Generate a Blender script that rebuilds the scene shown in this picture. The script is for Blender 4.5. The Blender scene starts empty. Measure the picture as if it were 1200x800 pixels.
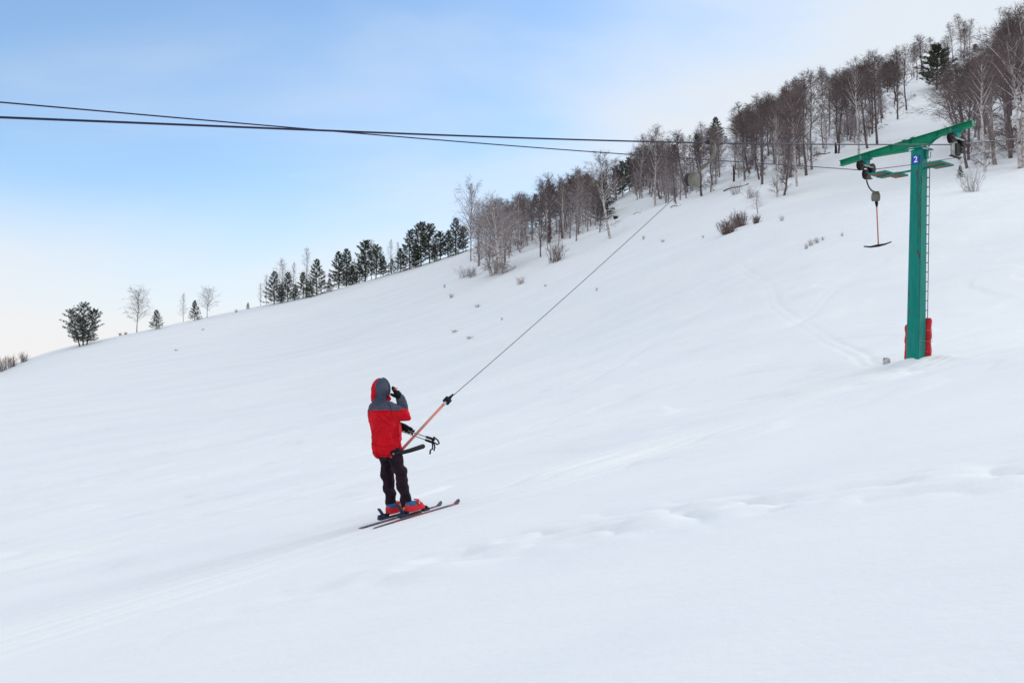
import bpy, math, random
import numpy as np
from mathutils import Vector, Matrix
D = bpy.data
scn = bpy.context.scene
COL = scn.collection
R = math.radians
rng = random.Random(7)

# ------------------------------------------------------------------ camera frame helpers
FPX = 1167.0
PITCH = math.atan(70 / FPX)
def ray(px, py):
    u = (px - 600) / FPX; v = (400 - py) / FPX
    y = math.cos(PITCH) - v * math.sin(PITCH)
    z = math.sin(PITCH) + v * math.cos(PITCH)
    return u / y, z / y            # x and z per metre of forward distance
def at(px, py, Y):
    a, b = ray(px, py)
    return Vector((a * Y, Y, b * Y))

# ------------------------------------------------------------------ tagging
def tag(o, label=None, cat=None, group=None, kind=None):
    if label: o['label'] = label
    if cat: o['category'] = cat
    if group: o['group'] = group
    if kind: o['kind'] = kind
    return o
def empty(name, loc, rz=0.0):
    o = D.objects.new(name, None); COL.objects.link(o)
    o.location = loc; o.rotation_euler = (0, 0, rz); o.empty_display_size = .2
    return o

# ------------------------------------------------------------------ mesh builder
class MB:
    def __init__(s): s.v = []; s.f = []; s.m = []
    def add(s, vs, fs, m=0):
        b = len(s.v); s.v.extend(tuple(v) for v in vs)
        for f in fs: s.f.append(tuple(b + i for i in f)); s.m.append(m)
    def box(s, c, half, ax=None, m=0, taper=1.0):
        c = Vector(c); X, Y, Z = ax if ax else (Vector((1, 0, 0)), Vector((0, 1, 0)), Vector((0, 0, 1)))
        vs = []
        for k in (-1, 1):
            t = 1.0 if k < 0 else taper
            for i, j in ((-1, -1), (1, -1), (1, 1), (-1, 1)):
                vs.append(c + X * (half[0] * i * t) + Y * (half[1] * j * t) + Z * (half[2] * k))
        s.add(vs, [(0, 3, 2, 1), (4, 5, 6, 7), (0, 1, 5, 4), (1, 2, 6, 5), (2, 3, 7, 6), (3, 0, 4, 7)], m)
    def tube(s, pts, rad, n=8, m=0, caps=True):
        pts = [Vector(p) for p in pts]
        if not hasattr(rad, '__len__'): rad = [rad] * len(pts)
        T = (pts[1] - pts[0]).normalized()
        U = T.orthogonal().normalized(); vs = []
        for i, p in enumerate(pts):
            if i == 0: t = pts[1] - pts[0]
            elif i == len(pts) - 1: t = pts[-1] - pts[-2]
            else: t = (pts[i + 1] - pts[i - 1])
            t.normalize(); U = (U - t * U.dot(t)).normalized(); W = t.cross(U)
            for k in range(n):
                a = 2 * math.pi * k / n
                vs.append(p + (U * math.cos(a) + W * math.sin(a)) * rad[i])
        fs = []
        for i in range(len(pts) - 1):
            for k in range(n):
                a = i * n + k; b = i * n + (k + 1) % n
                fs.append((a, b, b + n, a + n))
        if caps:
            fs.append(tuple(range(n - 1, -1, -1))); fs.append(tuple((len(pts) - 1) * n + k for k in range(n)))
        s.add(vs, fs, m)
    def cyl(s, c, axis, r, h, n=20, m=0):
        a = Vector(axis).normalized(); c = Vector(c)
        s.tube([c - a * h / 2, c + a * h / 2], r, n, m)
    def loft(s, rings, m=0):
        n = len(rings[0]); vs = [p for r in rings for p in r]; fs = []
        for i in range(len(rings) - 1):
            for k in range(n):
                a = i * n + k; b = i * n + (k + 1) % n
                fs.append((a, b, b + n, a + n))
        fs.append(tuple(range(n - 1, -1, -1))); fs.append(tuple((len(rings) - 1) * n + k for k in range(n)))
        s.add(vs, fs, m)
    def ball(s, c, rad, ax=None, m=0, nu=16, nv=10):
        c = Vector(c); X, Y, Z = ax if ax else (Vector((1, 0, 0)), Vector((0, 1, 0)), Vector((0, 0, 1)))
        if not hasattr(rad, '__len__'): rad = (rad,) * 3
        rings = []
        for j in range(nv + 1):
            ph = -math.pi / 2 + math.pi * (j + .02) / (nv + .04)
            rings.append([c + X * (rad[0] * math.cos(ph) * math.cos(2 * math.pi * i / nu)) + Y * (rad[1] * math.cos(ph) * math.sin(2 * math.pi * i / nu)) + Z * (rad[2] * math.sin(ph)) for i in range(nu)])
        s.loft(rings, m)
    def capsule(s, pts, rad, n=12, m=0):
        pts = [Vector(p) for p in pts]
        if not hasattr(rad, '__len__'): rad = [rad] * len(pts)
        a = (pts[0] - pts[1]).normalized(); b = (pts[-1] - pts[-2]).normalized()
        P = [pts[0] + a * rad[0] * .95, pts[0] + a * rad[0] * .6] + pts + [pts[-1] + b * rad[-1] * .6, pts[-1] + b * rad[-1] * .95]
        Rr = [rad[0] * .3, rad[0] * .8] + list(rad) + [rad[-1] * .8, rad[-1] * .3]
        s.tube(P, Rr, n, m)
    def build(s, name, mats, parent=None, origin=(0, 0, 0), smooth=False):
        me = D.meshes.new(name)
        o = Vector(origin)
        me.from_pydata([(v[0] - o.x, v[1] - o.y, v[2] - o.z) for v in s.v], [], s.f)
        if not isinstance(mats, (list, tuple)): mats = [mats]
        for mt in mats: me.materials.append(mt)
        if len(mats) > 1: me.polygons.foreach_set('material_index', s.m)
        if smooth: me.polygons.foreach_set('use_smooth', [True] * len(me.polygons))
        me.update()
        ob = D.objects.new(name, me); COL.objects.link(ob)
        if parent: ob.parent = parent
        else: ob.location = o
        return ob

def bevel(o, w=.01, seg=2):
    b = o.modifiers.new('bevel', 'BEVEL'); b.width = w; b.segments = seg; b.limit_method = 'ANGLE'
    return o

# ------------------------------------------------------------------ materials
def mat(name, col, rough=.7, metal=0, noise=None, bump=None, spec=.3, col2=None, nscale=3, lo=.4, hi=.6, stretch=(1, 1, 1), coord='Object', detail=6):
    m = D.materials.new(name); m.use_nodes = True; nt = m.node_tree; N = nt.nodes; L = nt.links
    b = N['Principled BSDF']
    b.inputs['Base Color'].default_value = (*col, 1); b.inputs['Roughness'].default_value = rough
    b.inputs['Metallic'].default_value = metal; b.inputs['Specular IOR Level'].default_value = spec
    if col2 or bump:
        tc = N.new('ShaderNodeTexCoord'); mp = N.new('ShaderNodeMapping'); mp.inputs['Scale'].default_value = stretch
        L.new(tc.outputs[coord], mp.inputs[0])
    if col2:
        n = N.new('ShaderNodeTexNoise'); n.inputs['Scale'].default_value = nscale; n.inputs['Detail'].default_value = detail; n.inputs['Roughness'].default_value = .65
        L.new(mp.outputs[0], n.inputs['Vector'])
        r = N.new('ShaderNodeValToRGB'); r.color_ramp.elements[0].position = lo; r.color_ramp.elements[1].position = hi
        r.color_ramp.elements[0].color = (*col, 1); r.color_ramp.elements[1].color = (*col2, 1)
        L.new(n.outputs[0], r.inputs[0]); L.new(r.outputs[0], b.inputs['Base Color'])
    if bump:
        n2 = N.new('ShaderNodeTexNoise'); n2.inputs['Scale'].default_value = bump[0]; n2.inputs['Detail'].default_value = 5
        L.new(mp.outputs[0], n2.inputs['Vector'])
        bp = N.new('ShaderNodeBump'); bp.inputs['Strength'].default_value = 1; bp.inputs['Distance'].default_value = bump[1]
        L.new(n2.outputs[0], bp.inputs['Height']); L.new(bp.outputs[0], b.inputs['Normal'])
    return m

M = {}
M['green'] = mat('green_paint', (.0, .185, .13), .5, 0, spec=.12, col2=(.002, .235, .17), nscale=2, lo=.3, hi=.75, stretch=(1, 1, .35), bump=(30, .0015))
M['rust'] = mat('rusty_plate', (.16, .085, .045), .85, 0, col2=(.02, .17, .10), nscale=7, lo=.5, hi=.62, bump=(25, .003))
M['wood'] = mat('weathered_boards', (.17, .09, .05), .9, 0, col2=(.27, .15, .08), nscale=6, stretch=(1, 6, 1), bump=(20, .003))
M['dark_iron'] = mat('dark_iron', (.045, .04, .042), .55, .5, col2=(.12, .065, .04), nscale=9, lo=.5, hi=.75)
M['steel'] = mat('grey_steel', (.30, .30, .29), .5, .6, col2=(.16, .15, .14), nscale=8)
M['galv'] = mat('galvanised', (.55, .57, .58), .4, .6)
M['rubber'] = mat('black_rubber', (.014, .012, .014), .6, spec=.1)
M['rope'] = mat('steel_rope', (.022, .018, .045), .5, .2, spec=.3)
M['thin_rope'] = mat('thin_rope', (.05, .04, .04), .7)
M['reel'] = mat('grey_reel_cover', (.20, .19, .155), .6, 0, col2=(.10, .085, .07), nscale=8, lo=.4, hi=.7)
M['salmon'] = mat('salmon_painted_tube', (.60, .17, .12), .5, 0, col2=(.42, .20, .15), nscale=12, lo=.45, hi=.6, stretch=(1, 1, 1))
M['red'] = mat('red_vinyl', (.55, .008, .012), .4, 0, col2=(.40, .006, .01), nscale=5, bump=(9, .02))
M['jred'] = mat('red_jacket_cloth', (.62, .004, .014), .75, 0, col2=(.50, .003, .011), nscale=5, bump=(22, .010), spec=.15)
M['jgrey'] = mat('slate_jacket_cloth', (.055, .065, .10), .85, 0, col2=(.075, .085, .125), nscale=9, bump=(22, .008), spec=.15)
M['trouser'] = mat('dark_plum_trousers', (.012, .006, .011), .85, 0, col2=(.026, .012, .021), nscale=7, bump=(16, .012), spec=.15)
M['glove'] = mat('black_glove', (.008, .008, .010), .8, bump=(60, .003), spec=.08)
M['orange'] = mat('orange_patch', (.8, .10, .02), .6)
M['bootred'] = mat('red_boot_shell', (.60, .018, .025), .4, spec=.3)
M['bootblue'] = mat('blue_boot_cuff', (.015, .11, .26), .5)
M['binding'] = mat('navy_binding', (.012, .018, .05), .45)
M['skitop'] = mat('dark_ski_top', (.05, .03, .034), .4, 0, col2=(.45, .09, .09), nscale=1.8, lo=.44, hi=.52, spec=.4)
M['skitip'] = mat('grey_ski_tip', (.10, .12, .12), .35, spec=.5)
M['skin'] = mat('skin', (.52, .30, .22), .5)
M['eye'] = mat('eye', (.03, .02, .02), .2)
M['lip'] = mat('lip', (.38, .13, .11), .5)
M['blue'] = mat('blue_sign', (.012, .05, .42), .4)
M['white'] = mat('white_paint', (.8, .8, .8), .5)
M['block'] = mat('grey_block', (.62, .62, .63), .9, col2=(.35, .31, .29), nscale=12)
M['rustred'] = mat('red_brown_top', (.20, .03, .02), .8)
M['snowcap'] = mat('snow_cap', (.84, .86, .90), .8, bump=(20, .01), spec=.1)
M['bark_birch'] = mat('birch_bark', (.55, .50, .48), .9, 0, col2=(.10, .075, .075), nscale=1.6, lo=.50, hi=.62, stretch=(2, 2, 3.2))
M['bark_grey'] = mat('grey_bark', (.17, .135, .135), .9, 0, col2=(.07, .052, .054), nscale=2, lo=.4, hi=.65, stretch=(2, 2, .6))
M['bark_mid'] = mat('pale_brown_bark', (.33, .285, .28), .9, 0, col2=(.12, .09, .092), nscale=2, lo=.45, hi=.65, stretch=(2, 2, 1.2))
M['bark_pine'] = mat('pine_bark', (.10, .05, .035), .9, 0, col2=(.05, .035, .03), nscale=3)
M['twig'] = mat('bare_twigs', (.22, .168, .16), .9, 0, col2=(.135, .10, .096), nscale=.6, lo=.35, hi=.7, spec=.1)
M['twig_pale'] = mat('frosted_twigs', (.40, .35, .355), .9, 0, col2=(.26, .22, .222), nscale=.6, lo=.35, hi=.7, spec=.1)
M['twig_dark'] = mat('dark_twigs', (.155, .115, .11), .9, 0, col2=(.095, .07, .068), nscale=.6, lo=.35, hi=.7, spec=.1)
M['bush'] = mat('bush_stems', (.23, .165, .145), .9, 0, col2=(.15, .105, .095), nscale=2)
M['straw'] = mat('dry_grass_stems', (.34, .27, .24), .9)
M['log'] = mat('log_wood', (.30, .20, .13), .9, 0, col2=(.10, .07, .055), nscale=3)
M['darkwood'] = mat('charred_wood', (.03, .018, .016), .9)
def needle(name, a, b):
    m = mat(name, a, .8, 0, col2=b, nscale=.9, lo=.3, hi=.7, spec=.15)
    return m
M['needle'] = needle('pine_needles', (.045, .058, .034), (.10, .105, .072))
M['needle_frost'] = needle('frosted_needles', (.045, .062, .052), (.14, .16, .16))

def worn_green(name, a, b_, rust_lo, rust_hi):
    m = D.materials.new(name); m.use_nodes = True; nt = m.node_tree; N = nt.nodes; L = nt.links; b = N['Principled BSDF']
    tc = N.new('ShaderNodeTexCoord')
    def noise(sc, st, det=6, rough=.6):
        mp = N.new('ShaderNodeMapping'); mp.inputs['Scale'].default_value = st; L.new(tc.outputs['Object'], mp.inputs[0])
        n = N.new('ShaderNodeTexNoise'); n.inputs['Scale'].default_value = sc; n.inputs['Detail'].default_value = det; n.inputs['Roughness'].default_value = rough; L.new(mp.outputs[0], n.inputs['Vector']); return n.outputs[0]
    def ramp(src, lo, hi, c0, c1):
        r = N.new('ShaderNodeValToRGB'); r.color_ramp.elements[0].position = lo; r.color_ramp.elements[1].position = hi; r.color_ramp.elements[0].color = (*c0, 1); r.color_ramp.elements[1].color = (*c1, 1); L.new(src, r.inputs[0]); return r.outputs[0]
    base = ramp(noise(1.6, (1, 1, .25)), .3, .75, a, b_)
    fade = ramp(noise(14, (1, 1, .12), 4), .45, .8, (0, 0, 0), (.55, .55, .55))
    mx = N.new('ShaderNodeMix'); mx.data_type = 'RGBA'; L.new(fade, mx.inputs['Factor']); L.new(base, mx.inputs[6]); mx.inputs[7].default_value = (b_[0] + .04, b_[1] * 1.15, b_[2] * 1.25, 1)
    rc = ramp(noise(11, (1, 1, .8)), .3, .7, (.12, .05, .025), (.05, .03, .02))
    rm = ramp(noise(4.5, (1.3, 1.3, .28), 10, .72), rust_lo, rust_hi, (0, 0, 0), (1, 1, 1))
    m2 = N.new('ShaderNodeMix'); m2.data_type = 'RGBA'; L.new(rm, m2.inputs['Factor']); L.new(mx.outputs[2], m2.inputs[6]); L.new(rc, m2.inputs[7]); L.new(m2.outputs[2], b.inputs['Base Color'])
    b.inputs['Roughness'].default_value = .55; b.inputs['Specular IOR Level'].default_value = .15
    bp = N.new('ShaderNodeBump'); bp.inputs['Distance'].default_value = .003; L.new(rm, bp.inputs['Height']); L.new(bp.outputs[0], b.inputs['Normal'])
    return m
M['green'] = worn_green('worn_green_paint', (.001, .175, .140), (.004, .24, .195), .585, .64)
# snow
def snow_mat():
    m = D.materials.new('snow'); m.use_nodes = True; nt = m.node_tree; N = nt.nodes; L = nt.links
    b = N['Principled BSDF']
    b.inputs['Roughness'].default_value = .75; b.inputs['Specular IOR Level'].default_value = .12
    tc = N.new('ShaderNodeTexCoord')
    mp = N.new('ShaderNodeMapping'); mp.inputs['Rotation'].default_value = (0, 0, -R(40)); mp.inputs['Scale'].default_value = (.25, 1, 1)
    L.new(tc.outputs['Object'], mp.inputs[0])
    n0 = N.new('ShaderNodeTexNoise'); n0.inputs['Scale'].default_value = .35; n0.inputs['Detail'].default_value = 6
    L.new(mp.outputs[0], n0.inputs['Vector'])
    r = N.new('ShaderNodeValToRGB'); r.color_ramp.elements[0].position = .35; r.color_ramp.elements[1].position = .7
    r.color_ramp.elements[0].color = (.83, .845, .865, 1); r.color_ramp.elements[1].color = (.875, .88, .885, 1)
    L.new(n0.outputs[0], r.inputs[0]); L.new(r.outputs[0], b.inputs['Base Color'])
    n1 = N.new('ShaderNodeTexNoise'); n1.inputs['Scale'].default_value = 2.6; n1.inputs['Detail'].default_value = 7; n1.inputs['Roughness'].default_value = .55
    L.new(mp.outputs[0], n1.inputs['Vector'])
    n2 = N.new('ShaderNodeTexNoise'); n2.inputs['Scale'].default_value = 14; n2.inputs['Detail'].default_value = 5
    L.new(tc.outputs['Object'], n2.inputs['Vector'])
    b1 = N.new('ShaderNodeBump'); b1.inputs['Distance'].default_value = .045; b1.inputs['Strength'].default_value = .7
    L.new(n1.outputs[0], b1.inputs['Height'])
    b2 = N.new('ShaderNodeBump'); b2.inputs['Distance'].default_value = .006; b2.inputs['Strength'].default_value = .6
    L.new(n2.outputs[0], b2.inputs['Height']); L.new(b1.outputs[0], b2.inputs['Normal']); n3 = N.new('ShaderNodeTexNoise'); n3.inputs['Scale'].default_value = 70; n3.inputs['Detail'].default_value = 4; L.new(tc.outputs['Object'], n3.inputs['Vector'])
    b3 = N.new('ShaderNodeBump'); b3.inputs['Distance'].default_value = .0025; b3.inputs['Strength'].default_value = .5
    L.new(n3.outputs[0], b3.inputs['Height']); L.new(b2.outputs[0], b3.inputs['Normal']); L.new(b3.outputs[0], b.inputs['Normal'])
    return m
M['snow'] = snow_mat()

# ------------------------------------------------------------------ terrain
G0 = (-1.6, .19, .029)
def plane(x, y): return G0[0] + G0[1] * x + G0[2] * y
CREST = [(-700, 520, 130), (-300, 468, 140), (0, 431, 150), (40, 417, 155), (80, 406, 165), (120, 398, 172), (200, 381, 185), (290, 362, 190), (350, 350, 195), (420, 333, 200), (480, 315.5, 195), (540, 295, 185),
         (610, 272, 175), (676, 250, 175), (720, 231, 180), (800, 194, 195), (861, 158, 215), (930, 133, 235), (1000, 111, 250), (1071, 87, 262), (1122, 65, 272), (1200, 38, 285), (1500, -40, 300), (2000, -120, 320)]
MIDP = [  # px, py, depth
    (-600, 620, 60), (-300, 560, 60), (0, 545, 52), (0, 478, 90), (200, 500, 60), (200, 430, 110), (400, 470, 60), (400, 400, 105), (400, 358, 150), (560, 440, 55), (540, 375, 90), (545, 325, 125),
    (580, 321, 118), (640, 297, 120), (700, 285, 112), (700, 380, 60), (720, 262, 130), (800, 320, 66), (770, 242, 118), (830, 232, 115), (880, 221, 108), (865, 272, 75), (945, 217, 103), (900, 380, 38),
    (1000, 290, 52), (1000, 178, 125), (1045, 137, 165), (1075, 110, 195), (1050, 215, 90), (1140, 198, 88), (1130, 300, 46), (1200, 196, 84), (1200, 300, 42), (1150, 130, 150), (1200, 100, 180), (960, 182, 130),
    (1500, 300, 40), (1500, 150, 100), (1500, 50, 190), (2000, 250, 60), (2000, 0, 200), (2000, 450, 25)]
def tps_setup(adj):
    P = []
    for i, (px, py, Y) in enumerate(CREST):
        p = at(px, py, Y); p.z += adj[i]; P.append(tuple(p))
        q = at(px, py, Y); h = max(4.0, q.z * .12)
        P.append((q.x * 1.28, q.y * 1.28, p.z + (p.z / Y) * .0 - h * .9))
        P.append((q.x * 1.75, q.y * 1.75, p.z - h * 3.4))
    for px, py, Y in MIDP: P.append(tuple(at(px, py, Y)))
    for a in range(0, 360, 20):
        for rr in (22, 34):
            x = rr * math.cos(R(a)); y = rr * math.sin(R(a))
            if y > 15 and rr == 34 and abs(x / y) < 1.4: continue
            P.append((x, y, plane(x, y)))
    for a in range(190, 351, 20):
        x = 150 * math.cos(R(a)); y = 150 * math.sin(R(a)); P.append((x, y, -1.6 + .16 * x + .02 * y))
    P = np.array(P)
    X = P[:, :2] / 100.0; n = len(P)
    d = np.sqrt(((X[:, None] - X[None]) ** 2).sum(-1)) + 1e-9
    K = d * d * np.log(d) + np.eye(n) * 2e-4
    A = np.zeros((n + 3, n + 3)); A[:n, :n] = K; A[:n, n] = 1; A[:n, n + 1:] = X; A[n, :n] = 1; A[n + 1:, :n] = X.T
    w = np.linalg.solve(A, np.concatenate([P[:, 2], np.zeros(3)]))
    return X, w
def tps_eval(XW, x, y):
    X, w = XW; x = np.asarray(x, float) / 100; y = np.asarray(y, float) / 100; sh = x.shape; x = x.ravel(); y = y.ravel(); out = np.empty_like(x); n = len(X)
    for s in range(0, len(x), 40000):
        e = s + 40000
        d2 = (x[s:e, None] - X[None, :, 0]) ** 2 + (y[s:e, None] - X[None, :, 1]) ** 2 + 1e-18
        out[s:e] = (.5 * d2 * np.log(d2)) @ w[:n] + w[n] + w[n + 1] * x[s:e] + w[n + 2] * y[s:e]
    return out.reshape(sh)
def sstep(a, b, x): t = np.clip((x - a) / (b - a), 0, 1); return t * t * (3 - 2 * t)
ADJ = [0.0] * len(CREST)
XW = tps_setup(ADJ)
def base_h(x, y):
    x = np.asarray(x, float); y = np.asarray(y, float); r = np.hypot(x, y)
    z = tps_eval(XW, np.clip(x, -700, 700), np.clip(y, -400, 700))
    p = plane(x, y); w = sstep(15, 30, r)
    z = p * (1 - w) + z * w
    far = sstep(330, 520, r)
    return z * (1 - far) + (-20.0) * far
# match the skyline of the hill to its seen height at each bearing
DD = np.concatenate([np.linspace(60, 330, 200)])
for it in range(4):
    for i, (px, py, Y) in enumerate(CREST):
        a, b = ray(px, py)
        zz = base_h(a * DD, DD); k = int(np.argmax(zz / DD)); ADJ[i] += (b - zz[k] / DD[k]) * Y * .8
    XW = tps_setup(ADJ)

def hash2(ix, iy, s):
    h = (ix.astype(np.int64) * 374761393 + iy.astype(np.int64) * 668265263 + s * 974634777) & 0xffffffff
    h = ((h ^ (h >> 13)) * 1274126177) & 0xffffffff
    return ((h ^ (h >> 16)) & 0xffff) / 65535.0
def vnoise(x, y, s=0):
    ix = np.floor(x); iy = np.floor(y); fx = x - ix; fy = y - iy
    fx = fx * fx * fx * (fx * (fx * 6 - 15) + 10); fy = fy * fy * fy * (fy * (fy * 6 - 15) + 10)
    a = hash2(ix, iy, s); b = hash2(ix + 1, iy, s); c = hash2(ix, iy + 1, s); d = hash2(ix + 1, iy + 1, s)
    return (a + (b - a) * fx) * (1 - fy) + (c + (d - c) * fx) * fy - .5
AZ = R(42); CA, SA = math.cos(AZ), math.sin(AZ)
SK = (-1.41, 12.9)     # middle between the skis
def detail_h(x, y):
    r = np.hypot(x, y)
    s = (x - SK[0]) * CA + (y - SK[1]) * SA; t = -(x - SK[0]) * SA + (y - SK[1]) * CA
    tw = t + .35 * vnoise(s / 7, s * 0, 5)
    z = .20 * vnoise(s / 11, t / 3.2, 1) * sstep(9, 22, r) + .065 * vnoise(s / 3.2 + t * .1, t / .9, 2) * (.35 + .65 * sstep(8, 16, r)) * (1 - .6 * sstep(40, 90, r))
    z += .5 * vnoise(x / 30, y / 30, 3) * sstep(35, 80, r)
    # wind crusts: sharp-edged lee sides
    n = vnoise(s / 4.5 + 3, t / 1.3 + .25 * s, 11) + .5 * vnoise(s / 2.1, t / .7, 12)
    z += .05 * sstep(.08, .24, n) * sstep(10, 15, r) * (1 - sstep(70, 120, r))
    # groomed tow track with ski ruts
    mask = np.exp(-((tw) / 1.15) ** 2) * (.4 + .9 * np.clip(vnoise(s / 5, t / 1.2, 21) + .5, 0, 1))
    rut = np.zeros_like(z)
    for k, (o, wd, dp) in enumerate([(-.145, .05, .030), (.145, .05, .030), (-.62, .06, .022), (-.38, .05, .022), (.5, .06, .025), (.78, .05, .02), (-1.05, .07, .025), (1.2, .07, .02), (-1.5, .08, .02)]):
        c = o + .10 * vnoise(s / (4 + k), s * 0 + k, 30 + k) * (0 if k < 2 else 1)
        rut -= dp * np.exp(-((tw - .35 * vnoise(s / 7, s * 0, 5) * (1 if k < 2 else 0) - c) / wd) ** 2)
    z += 1.15 * rut * sstep(.0, .5, mask) * (.75 + .45 * sstep(1.2, 3, np.abs(s)))
    z -= (.20 * vnoise(s / 11, t / 3.2, 1) * sstep(9, 22, r)) * np.exp(-(s / 3) ** 2 - (t / 1.5) ** 2) + .0
    # old wandering tracks on the open slope
    for k, (x0, y0, a, wob, ln) in enumerate([(-14, 22, 28, .8, 30), (-22, 30, 20, 1.2, 40), (-8, 30, 35, 1.0, 36), (-30, 52, 24, 2, 60), (2, 34, 62, 2.5, 40), (11, 40, 84, 1.5, 45), (4, 30, 50, 2.2, 44), (-6, 18, 30, .5, 16), (8, 22, 12, .5, 40), (10, 26, 20, .5, 40), (-12, 14, 33, .5, 18)]):
        ca, sa = math.cos(R(a)), math.sin(R(a))
        ss = (x - x0) * ca + (y - y0) * sa; tt = -(x - x0) * sa + (y - y0) * ca + wob * (vnoise(ss / 9, ss * 0, 50 + k))
        wd = .10 + r * .0012
        z -= (.035 if k in (4, 5, 6, 3, 2) else .07) * (np.exp(-((tt) / wd) ** 2) + .7 * np.exp(-((tt - .35) / wd) ** 2)) * sstep(-ln * .5, -ln * .5 + 4, ss) * (1 - sstep(ln * .5 - 4, ln * .5, ss)) * np.clip(vnoise(ss / 6, tt / 5, 70 + k) * 1.6 + .8, 0, 1)
    rt = random.Random(12)
    for k in range(26):       # thin single ski lines, gently curved
        x0, y0 = rt.uniform(-26, 16), rt.uniform(15, 55); a = rt.gauss(30, 16); ln = rt.uniform(8, 30); ca, sa = math.cos(R(a)), math.sin(R(a)); cv = rt.uniform(-.012, .012)
        ss = (x - x0) * ca + (y - y0) * sa; tt = -(x - x0) * sa + (y - y0) * ca + cv * ss * ss + .5 * vnoise(ss / 6, ss * 0, 150 + k)
        wd = .055 + r * .0010; dp = .028 + r * .0006
        z -= dp * (np.exp(-(tt / wd) ** 2) + .8 * np.exp(-((tt - .22 - .1 * np.sin(ss * .4)) / wd) ** 2)) * sstep(-ln / 2, -ln / 2 + 2, ss) * (1 - sstep(ln / 2 - 2, ln / 2, ss)) * np.clip(vnoise(ss / 2.5, tt, 190 + k) * 1.8 + .7, 0, 1)
    # trampled soft lumps beside the track
    q = y - (9.15 - .085 * (x - .6) ** 2 + .25 * vnoise(x / 1.5, x * 0, 80))
    lm = np.exp(-(q / .75) ** 2) * sstep(-3.5, -.5, x) * (1 - sstep(6, 9, x))
    z += lm * (.10 * np.abs(vnoise(x / .62, y / .42, 81)) * 2 + .06 * vnoise(x / .3, y / .22, 82) - .035)
    z += .05 * sstep(-.3, .5, -q) * sstep(-6, -1, x)
    # drift at the tower foot
    dt = np.hypot(x - 9.8, y - 23.9)
    z += .14 * np.exp(-(dt / .8) ** 2) * (.7 + vnoise(x / .5, y / .5, 90))
    return z
def ground(x, y): return float(base_h(np.array([x]), np.array([y]))[0] + detail_h(np.array([float(x)]), np.array([float(y)]))[0])
CRD = {}
def hit(px, py):
    a, b = ray(px, py)
    Y = np.linspace(14, 320, 900); z = base_h(a * Y, Y) + detail_h(a * Y, Y)
    k = np.nonzero(z >= b * Y)[0]
    k = k[0] if len(k) else int(np.argmax(z / Y)) + 8
    Yh = float(Y[k]); return Vector((a * Yh, Yh, float(z[k])))

def build_snow():
    rr = [0.0, .4, .9, 1.4, 1.9]
    r = 2.3
    while r < 9: rr.append(r); r *= 1.010
    while r < 30: rr.append(r); r *= 1.0036
    while r < 60: rr.append(r); r *= 1.0055
    while r < 330: rr.append(r); r *= 1.009
    while r < 4500: rr.append(r); r *= 1.12
    an = []
    a = -34.0
    while a < 34.0: an.append(a); a += .085
    while a < 326: an.append(a); a += 1.6 if 60 < a < 300 else .5
    an = np.radians(np.array(an)); rr = np.array(rr[1:])
    Rg, Ag = np.meshgrid(rr, an, indexing='ij')
    x = Rg * np.sin(Ag); y = Rg * np.cos(Ag)
    z = base_h(x, y) + detail_h(x, y)
    nr, na = x.shape
    co = np.stack([x, y, z], -1).reshape(-1, 3)
    co = np.vstack([co, [[0, 0, -1.6]]])
    i = np.arange(nr - 1)[:, None]; j = np.arange(na)[None]; j2 = (j + 1) % na
    q = np.stack([i * na + j, i * na + j2, (i + 1) * na + j2, (i + 1) * na + j], -1).reshape(-1, 4)
    me = D.meshes.new('snow_ground')
    nt = na; tris = np.stack([np.full(na, nr * na), (np.arange(na) + 1) % na, np.arange(na)], -1)
    nl = q.size + tris.size
    me.vertices.add(len(co)); me.vertices.foreach_set('co', co.ravel())
    me.loops.add(nl); me.loops.foreach_set('vertex_index', np.concatenate([q[:, ::-1].ravel(), tris[:, ::-1].ravel()]))
    me.polygons.add(len(q) + len(tris))
    me.polygons.foreach_set('loop_start', np.concatenate([np.arange(len(q)) * 4, len(q) * 4 + np.arange(len(tris)) * 3]))
    me.polygons.foreach_set('use_smooth', np.ones(len(q) + len(tris), bool))
    me.materials.append(M['snow']); me.update(); me.validate()
    o = D.objects.new('snow_ground', me); COL.objects.link(o)
    tag(o, 'wide white snow slope rising to the right with faint ski tracks', kind='structure')
    # make sure normals face up
    if me.polygons[len(q) // 3].normal.z < 0: me.flip_normals()
build_snow()

# ------------------------------------------------------------------ trees
def rot_about(v, axis, a): return Matrix.Rotation(a, 3, axis) @ v
def jitter(v, amt, rg):
    return (v + Vector((rg.uniform(-amt, amt), rg.uniform(-amt, amt), rg.uniform(-amt, amt)))).normalized()
def twig(mb, p, q, r, m=0):      # a thin three-sided tapered twig
    d = (q - p)
    if d.length < 1e-4: return
    u = d.orthogonal().normalized(); w = d.normalized().cross(u)
    vs = [p + u * r, p + (u * -.5 + w * .87) * r, p + (u * -.5 - w * .87) * r, q]
    mb.add(vs, [(0, 1, 3), (1, 2, 3), (2, 0, 3)], m)

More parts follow.
